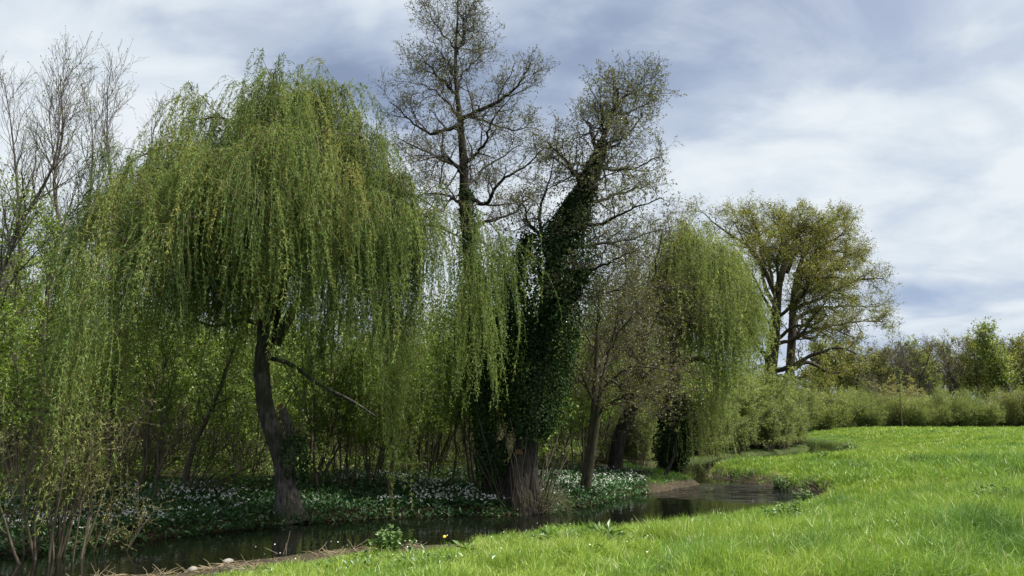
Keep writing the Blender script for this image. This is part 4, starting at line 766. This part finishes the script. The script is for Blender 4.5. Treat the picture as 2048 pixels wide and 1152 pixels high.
bm = bmesh.new(); bmesh.ops.create_icosphere(bm, subdivisions=3, radius=1)
for v in bm.verts:
    k = 1 + .45 * (fbm(np.array(v.co.x * 1.6 + 7), np.array(v.co.y * 1.6 + v.co.z * 1.2 + 3), 3) - .45); v.co = Vector((v.co.x * .13 * k, v.co.y * .11 * k, v.co.z * .085 * k))
me = bpy.data.meshes.new('stone'); bm.to_mesh(me); bm.free(); me.materials.append(M_STONE)
for p_ in me.polygons: p_.use_smooth = True
for px, py, Y, s, lab in [(456, 1122, 12.7, 1.0, 'grey stone on the bare near bank, the larger one'), (385, 1143, 11.8, .6, 'small grey stone at the left end of the bare near bank'), (712, 1084, 14.2, .8, 'pale stone on the near bank among dry stalks')]:
    q = P(px, py, Y); o = bpy.data.objects.new('stone', me); C.objects.link(o); o.location = (q[0], Y, gz(q[0], Y) + .03 * s); o.scale = (s, s, s); o.rotation_euler = (0, 0, s * 5); o['label'] = lab; o['category'] = 'stone'; o['group'] = 'stones on the near bank'
# forked dead twig sticking up at the near water edge
q = P(570, 1100, 13.3); q[2] = gz(q[0], 13.3); g = Geo()
S = np.array([[0, 0, -.05]] * 4) + q; D = np.array([[-.6, 0, 1], [.5, .1, .9], [1, -.1, .5], [.2, .1, 1]]); p, r = grow(S, D, np.array([.45, .5, .35, .3]), .009, .003, 6, .2); g.tubes(p, r, 5)
o = g.build('dead_twig', [M_DEAD], None, q); o['label'] = 'forked dead twig sticking up from the near bank before the water'; o['category'] = 'twig'

# leafy clumps in the meadow
def clump(label, px, py, Y, kind, s):
    q = P(px, py, Y); x = q[0]; z = gz(x, Y); base = np.array([x, Y, z]); g = Geo()
    if kind == 'dock':
        n = int(40 * s + 14); a_ = rng.random(n) * 6.28; e = rng.uniform(.3, 1.1, n); d = np.stack([np.cos(a_) * np.cos(e), np.sin(a_) * np.cos(e), np.sin(e)], -1)
        S = base + np.stack([rng.normal(0, .12 * s, n), rng.normal(0, .1 * s, n), np.full(n, .04)], -1)
        p, r = grow(S, d, rng.uniform(.12, .3, n) * s, .005, .003, 3, .1); g.tubes(p, r, 4, .4); g.leaves(p[:, -1], d + np.array([0, 0, -.35]), rng.uniform(.14, .26, n) * s, .075 * s, np.clip(rng.normal(.5, .2, n), 0, 1), 0, flat=np.array([[0, 0, 1.]]))
    else:
        n = int(16 * s + 5); S = base + np.stack([rng.normal(0, .13 * s, n), rng.normal(0, .1 * s, n), np.zeros(n)], -1)
        p, r = grow(S, np.stack([rng.normal(0, .18, n), rng.normal(0, .18, n), np.ones(n)], -1), rng.uniform(.22, .42, n) * s, .005, .003, 6, .06); g.tubes(p, r, 4, .4)
        m = n * 26; i = rng.integers(0, n, m); t = .15 + .85 * rng.random(m); pos, T, _ = at_t(p, r, i, t * .999); d = rng.normal(0, 1, (m, 3)); d[:, 2] *= .35; g.leaves(pos, d, rng.uniform(.05, .1, m) * s * (1.3 - .6 * t), .036 * s, np.clip(.35 + t * .4 + rng.normal(0, .12, m), 0, 1), 0, flat=np.array([[0, 0, 1.]]))
    nm = 'dock_plant' if kind == 'dock' else 'nettle_plant'
    o = g.build(nm, [M_DOCK], None, base); o['label'] = label; o['category'] = 'plant'; o['group'] = 'leafy weeds in the meadow'
for row in [('bushy grey green nettle clump at the near bank in the lower middle', 782, 1128, 11.6, 'nettle', 1.15), ('broad leafed dock in the grass left of the pale dry patch', 1110, 1095, 12.2, 'dock', .8), ('low dock leaves just right of the pale dry patch', 1215, 1085, 12.7, 'dock', .9), ('dock with upright leaves below the water bend', 1375, 1050, 14.6, 'dock', .7),
            ('dark nettle clump in the mid meadow', 1580, 1062, 13.4, 'nettle', 1.3), ('dark nettle tuft on the bank beside the water corner', 1610, 985, 20.2, 'nettle', 1.2), ('dark nettle tuft at the tip of the grassy point', 1560, 962, 25, 'nettle', 1.1), ('dark weed tuft on the grassy point further back', 1645, 925, 30, 'nettle', 1.1), ('dock leaves in the short grass at the bottom centre', 935, 1130, 10.6, 'dock', .7), ('small dark weed in the long grass at the far right', 1990, 1040, 13.6, 'nettle', 1.2), ('dark weed patch far out in the right meadow', 1830, 945, 26, 'nettle', 1.1), ('dark tuft on the distant bank corner by the far water', 1690, 893, 49, 'nettle', 1.8)]:
    clump(*row)
q = P(890, 1080, 13.9); g = Geo(); z = gz(q[0], 13.9); p, r = grow(np.array([[q[0], 13.9, z]]), np.array([[0, 0, 1.]]), .2, .004, .003, 3, .05); g.tubes(p, r, 5, .5, 0)
for k in range(3): g.disc(p[0, -1] + np.array([0, 0, .006 * k]), (0, -.5, .9), .03 - .006 * k, .5, 1)
o = g.build('dandelion', [M_DOCK, M_DANDY], None, (q[0], 13.9, z)); o['label'] = 'single yellow dandelion in the grass by the near bank'; o['category'] = 'flower'

# ---------------------------------------------------------------- ground cover
def scatter(n, x0, x1, y0, y1, keep):
    x = rng.uniform(x0, x1, n); y = rng.uniform(y0, y1, n); z, s, d = ground(x, y); k = keep(x, y, z, s, d); return x[k], y[k], z[k], d[k]

def blades(g, x, y, z, H, W, tint, lean=.35):
    n = len(x); a_ = rng.random(n) * 6.283; w = np.stack([np.cos(a_), np.sin(a_), np.zeros(n)], -1) * (W / 2)[:, None]
    b = rng.random(n) * 6.283; le = rng.gamma(2., .5, n) * lean; o = np.stack([np.cos(b) * le, np.sin(b) * le, np.zeros(n)], -1) + np.array([.08, -.03, 0])
    B = np.stack([x, y, z - .02], -1); up = np.array([0, 0, 1.])
    m = B + (o * .28 + up * .62) * H[:, None]; t = B + (o + up * (1 - .28 * np.minimum(le, 1.4))[:, None]) * H[:, None]
    V = np.stack([B - w, B + w, m + w * .8, m - w * .8, t + w * .06, t - w * .06], 1)
    q = np.arange(n)[:, None] * 6; Q = np.stack([q + np.array([[0, 1, 2, 3]]), q + np.array([[3, 2, 4, 5]])], 1)
    g.add(V, Q, np.repeat(tint, 6), 0, False)

gg = Geo(); PD = P(1205, 1100, 12.0)
def wedge(x, y): return (x > -.74 * y - 1) & (x < .72 * y + 2)
# (count, y range, x range, width, height scale)
for n, y0, y1, x0, x1, W, hs in [(330000, 7, 13, -5, 11.5, .0075, 1.), (330000, 13, 20, -4, 16.5, .011, 1.0), (260000, 20, 34, 4, 26, .019, 1.05), (230000, 34, 62, 7, 46, .04, 1.1), (110000, 62, 97, 24, 74, .08, 1.15)]:
    x, y, z, d = scatter(n, x0, x1, y0, y1, lambda x, y, z, s, d: ((s > .5) | ((y > 24.2) & (d < np.where(y > 33, 1.2, 7)) & (x > 4.3) & (d > .3))) & (d > .08) & wedge(x, y) & (rng.random(len(x)) < np.where(x > -1, smooth(.0, .45, d + (fbm(x * 2.3, y * 2.3, 2) - .3) * .8), smooth(.9, 1.8, d + (fbm(x * 2.3, y * 2.3, 2) - .4) * 1.8) + .03)))
    nz = fbm(x * .35 + 3, y * .35, 3); n2 = fbm(x * 1.5, y * 1.5 + 8, 2); n3 = vnoise(x * 4.2 + 7, y * 4.2)
    kp = rng.random(len(x)) < .35 + 1.1 * n3; x, y, z, d, nz, n2, n3 = (q_[kp] for q_ in (x, y, z, d, nz, n2, n3))
    longg = smooth(-.02, .35, x / y - .12 + (nz - .45) * .8) * smooth(40, 25, y)          # longer, bluer grass to the right
    H = (.05 + .3 * n2 ** 1.3 + .15 * longg + .1 * rng.random(len(x))) * rng.uniform(.6, 1.25, len(x)) * hs
    H *= (.45 + .55 * smooth(.1, 1.4, d)) * (.55 + .9 * n3)
    H *= 1 - .7 * smooth(30, 37, y) * smooth(6, 2, d); H *= np.where(x < -.6, .3 + .7 * smooth(1.2, 3.6, d), 1)
    dry = np.exp(-(((x - PD[0]) / .8) ** 2 + ((y - PD[1]) / .55) ** 2)); H *= 1 - .6 * dry
    bare = smooth(.62, .7, fbm(x * .8 + 11, y * .8 + 2, 3)) * .5 + .75 * dry
    ti = .64 - .14 * longg + (nz - .45) * .5 + rng.normal(0, .1, len(x)) + (.4 - n2) * .5
    ti = ti - .3 * (ground(x, y)[1] < .5) - .2 * smooth(.62, .8, vnoise(x * .9 + 30, y * .9)); old = rng.random(len(x)) < .045 + .4 * dry; ti = np.where(old, 1., ti)
    k = rng.random(len(x)) > bare
    blades(gg, x[k], y[k], z[k], H[k], W * rng.uniform(.7, 1.4, k.sum()), np.clip(ti[k], 0, 1), .4)
x, y, z, d = scatter(60000, -4, 14, 8, 24, lambda x, y, z, s, d: (s > .5) & (d > 2.0) & wedge(x, y) & (vnoise(x * 1.1 + 50, y * 1.1 + 4) + .25 * rng.random(len(x)) > .82))
n = len(x); a_ = rng.random(n) * 6.283; e = rng.uniform(0, 1.0, n)
gg.leaves(np.stack([x, y, z + rng.uniform(.02, .2, n)], -1), np.stack([np.cos(a_) * np.cos(e), np.sin(a_) * np.cos(e), np.sin(e)], -1), rng.uniform(.04, .1, n), .035, np.clip(rng.normal(.55, .2, n), 0, 1), 1, flat=np.array([[0, 0, 1.]]))
x, y, z, d = scatter(900, -4, 14, 8, 22, lambda x, y, z, s, d: (s > .5) & (d > .5) & wedge(x, y) & (rng.random(len(x)) < .5))
n = len(x); gg.leaves(np.stack([x, y, z + rng.uniform(.18, .3, n)], -1), rng.normal(0, 1, (n, 3)), .022, .02, .5, 2, flat=np.array([[0, 0, 1.]]))
setting(gg.build('meadow_grass', [M_GRASS, M_DOCK, M_PETAL]), 'stuff', 'bright green spring grass of the meadow', 'grass')

# wild garlic in flower on the wooded bank
gw = Geo()
den = lambda x, y: fbm(x * .55 + 5, y * .55, 3)
x, y, z, d = scatter(170000, -16, 7, 9.5, 27, lambda x, y, z, s, d: (s < .5) & (d > -.12) & (d < 5.5) & wedge(x, y) & (rng.random(len(x)) < 1.15 - d / 6.5) & ~((x > 4.1) & (d < 1.6)) & (x < 5))
n = len(x); a_ = rng.random(n) * 6.283; e = rng.uniform(.15, .95, n); dr = np.stack([np.cos(a_) * np.cos(e), np.sin(a_) * np.cos(e), np.sin(e)], -1)
gw.leaves(np.stack([x, y, z + rng.uniform(0, .16, n)], -1), dr, rng.uniform(.07, .16, n), .05, np.clip(rng.normal(.5, .22, n), 0, 1), 0, flat=np.array([[0, 0, 1.]]))
k = (rng.random(n) < .15 * smooth(.34, .54, den(x, y))) & (d > .2) & (d < 4.5) & (rng.random(n) < np.where(x > .5, .4, 1))
fx, fy, fz = x[k], y[k], z[k] + rng.uniform(.16, .27, k.sum()); m = len(fx)
for j in range(5):
    nn = rng.normal(0, 1, (m, 3)); gw.leaves(np.stack([fx, fy, fz], -1) + rng.normal(0, .009, (m, 3)), nn, rng.uniform(.022, .038, m), .026, .5, 1)
setting(gw.build('wild_garlic', [M_GARLIC, M_PETAL]), 'stuff', 'wild garlic with white flowers carpeting the far bank', 'ground cover')

# low leaf litter plants and brambles further inside the wood
gu = Geo(); x, y, z, d = scatter(90000, -30, 12, 14, 48, lambda x, y, z, s, d: (s < .5) & (d > 3) & wedge(x, y) & (rng.random(len(x)) < .15 + fbm(x * .5, y * .5, 3)))
n = len(x); gu.leaves(np.stack([x, y, z + rng.random(n) ** 2 * .5], -1), rng.normal(0, 1, (n, 3)) * np.array([1, 1, .5]) + np.array([0, 0, .3]), rng.uniform(.06, .16, n), .06, np.clip(rng.normal(.35, .2, n), 0, 1), 0)
setting(gu.build('undergrowth', [M_HAZEL]), 'stuff', 'low green undergrowth on the woodland floor', 'undergrowth')

# dry stalks along the bare strip of the near bank and the eroded edge
gd = Geo(); x, y, z, d = scatter(90000, -7, 10, 10, 31, lambda x, y, z, s, d: ((s > .5) | ((x > 4.4) & (rng.random(len(x)) < .15))) & (d > 0) & (d < .9 + .8 * (x < -1)) & (rng.random(len(x)) < .6 * smooth(.42, .6, fbm(x * 1.7, y * 1.7, 2) + .12)))
n = len(x); a_ = rng.random(n) * 6.283; S = np.stack([x, y, z + .01], -1); p, r = grow(S, np.stack([np.cos(a_), np.sin(a_), rng.normal(.15, .2, n)], -1), rng.uniform(.06, .3, n), .004, .002, 3, .2); gd.tubes(p, r, 3, rng.random(n), 0)
setting(gd.build('dry_straw', [M_STRAW]), 'stuff', 'washed up dry stalks along the near bank', 'straw')

# a kind that found no spot is not kept
for o in hz + bwn + slim + sap + pale + hedge + ft:
    if o.name not in used:
        for c_ in list(o.children): bpy.data.objects.remove(c_)
        bpy.data.objects.remove(o)

# ---------------------------------------------------------------- sky, sun, camera
SUN_EL, SUN_AZ = R(58), R(104)          # azimuth measured from +Y towards +X
w = bpy.data.worlds.new('World'); SC.world = w; w.use_nodes = True; nt = w.node_tree; N = nt.nodes; L = nt.links; N.clear()
out = N.new('ShaderNodeOutputWorld'); bg = N.new('ShaderNodeBackground'); bg.inputs['Strength'].default_value = .09
sky = N.new('ShaderNodeTexSky'); sky.sky_type = 'NISHITA'; sky.sun_disc = False; sky.sun_elevation = SUN_EL; sky.sun_rotation = SUN_AZ; sky.altitude = 50; sky.air_density = 1.0; sky.dust_density = 1.5
tc = N.new('ShaderNodeTexCoord'); sx = N.new('ShaderNodeSeparateXYZ'); L.new(tc.outputs['Generated'], sx.inputs[0])
def math_(op, a_, b_=None, c_=None):
    m = N.new('ShaderNodeMath'); m.operation = op
    for i, v in enumerate((a_, b_, c_)):
        if v is None: continue
        if isinstance(v, (int, float)): m.inputs[i].default_value = v
        else: L.new(v, m.inputs[i])
    return m.outputs[0]
zc = math_('MAXIMUM', sx.outputs[2], 0.0); den_ = math_('ADD', zc, .3)
cx = N.new('ShaderNodeCombineXYZ'); L.new(math_('DIVIDE', sx.outputs[0], den_), cx.inputs[0]); L.new(math_('DIVIDE', sx.outputs[1], den_), cx.inputs[1])
mp = N.new('ShaderNodeMapping'); mp.inputs['Rotation'].default_value = (0, 0, R(25)); mp.inputs['Scale'].default_value = (1.15, 1.5, 1); mp.inputs['Location'].default_value = (3.1, 1.7, 0); L.new(cx.outputs[0], mp.inputs[0])
def noise(sc, det, dist, vec, rough=.5):
    n_ = N.new('ShaderNodeTexNoise'); n_.inputs['Scale'].default_value = sc; n_.inputs['Detail'].default_value = det; n_.inputs['Distortion'].default_value = dist; n_.inputs['Roughness'].default_value = rough; L.new(vec, n_.inputs['Vector']); return n_.outputs['Fac']
nA = noise(1.5, 8, .7, mp.outputs[0], .55); nB = noise(3.4, 7, .5, mp.outputs[0], .55)
# a few clear gaps, each round a fixed direction of the sky, frayed by the noise
gap = None
vecs = tc.outputs['Generated']
def dirv(px, py):
    u = (px - 1024) / FPX; v = (576 - py) / FPX; d = np.array([u, cp - v * sp, sp + v * cp]); return d / np.linalg.norm(d)
for (px, py, sx_, sz_, amt) in [(520, 60, .16, .05, .30), (690, 150, .1, .05, .26), (1330, 200, .28, .1, .16), (1870, 590, .1, .014, .3), (1130, 110, .2, .08, .14), (1560, 60, .2, .09, .1), (2000, 120, .12, .08, .12), (640, 60, .14, .05, -.2), (1900, 300, .2, .12, -.15), (150, 120, .3, .12, -.2), (1700, 90, .18, .06, -.1), (1420, 320, .25, .06, -.14), (1500, 500, .6, .08, -.1)]:
    d = dirv(px, py); sb = N.new('ShaderNodeVectorMath'); sb.operation = 'SUBTRACT'; L.new(vecs, sb.inputs[0]); sb.inputs[1].default_value = tuple(d)
    sc_ = N.new('ShaderNodeVectorMath'); sc_.operation = 'MULTIPLY'; L.new(sb.outputs[0], sc_.inputs[0]); sc_.inputs[1].default_value = (1 / sx_, .6 / sx_, 1 / sz_)
    ln = N.new('ShaderNodeVectorMath'); ln.operation = 'DOT_PRODUCT'; L.new(sc_.outputs[0], ln.inputs[0]); L.new(sc_.outputs[0], ln.inputs[1])
    e = math_('MULTIPLY', math_('EXPONENT', math_('MULTIPLY', ln.outputs['Value'], -.7)), amt); gap = e if gap is None else math_('ADD', gap, e)
cov = math_('SUBTRACT', math_('ADD', math_('MULTIPLY', nA, .75), math_('MULTIPLY', nB, .25)), gap)
cr = ramp(nt, [(.22, (.1, .1, .1)), (.42, (.75, .75, .75)), (.56, (1, 1, 1))]); cr.color_ramp.interpolation = 'EASE'; L.new(cov, cr.inputs[0])
cc = ramp(nt, [(.28, (2.05, 2.38, 3.0)), (.44, (2.4, 2.72, 3.2)), (.58, (2.8, 3.1, 3.42)), (.74, (3.25, 3.5, 3.7))]); L.new(math_('ADD', cov, math_('MULTIPLY', math_('SUBTRACT', nB, .5), .7)), cc.inputs[0])
zs = N.new('ShaderNodeCombineXYZ'); L.new(sx.outputs[0], zs.inputs[0]); L.new(sx.outputs[1], zs.inputs[1]); L.new(math_('ADD', zc, .3), zs.inputs[2]); L.new(zs.outputs[0], sky.inputs[0])
dim = N.new('ShaderNodeMix'); dim.data_type = 'RGBA'; dim.blend_type = 'MULTIPLY'; dim.inputs[0].default_value = 1; dim.inputs[7].default_value = (.82, .72, .62, 1); L.new(sky.outputs[0], dim.inputs[6])
mx = N.new('ShaderNodeMix'); mx.data_type = 'RGBA'; L.new(cr.outputs[0], mx.inputs[0]); L.new(dim.outputs[2], mx.inputs[6]); L.new(cc.outputs[0], mx.inputs[7])
L.new(mx.outputs[2], bg.inputs[0]); L.new(bg.outputs[0], out.inputs[0])

sl = bpy.data.lights.new('sun', 'SUN'); sl.energy = 3.6; sl.angle = R(8); sl.color = (1, .95, .86)
so = bpy.data.objects.new('sun', sl); C.objects.link(so)
sdv = Vector((math.sin(SUN_AZ) * math.cos(SUN_EL), math.cos(SUN_AZ) * math.cos(SUN_EL), math.sin(SUN_EL))); so.rotation_euler = sdv.to_track_quat('Z', 'Y').to_euler()

cam = bpy.data.cameras.new('camera'); cam.sensor_width = 36; cam.lens = 36 * FPX / 2048; cam.clip_end = 2000; cam.clip_start = .1
co = bpy.data.objects.new('camera', cam); C.objects.link(co); co.location = (0, 0, EYE); co.rotation_euler = (R(90) + PITCH, 0, 0); SC.camera = co

SC.view_settings.view_transform = 'Standard'; SC.view_settings.look = 'None'; SC.view_settings.gamma = 1; SC.view_settings.exposure = 1.5
SC.render.engine = 'CYCLES'
SC.cycles.max_bounces = 6; SC.cycles.diffuse_bounces = 3; SC.cycles.glossy_bounces = 2; SC.cycles.transmission_bounces = 3; SC.cycles.transparent_max_bounces = 4
SC.cycles.use_denoising = True; SC.cycles.denoiser = 'OPENIMAGEDENOISE'; SC.cycles.denoising_input_passes = 'RGB_ALBEDO_NORMAL'; SC.cycles.sample_clamp_indirect = 3; SC.cycles.caustics_reflective = False; SC.cycles.caustics_refractive = False
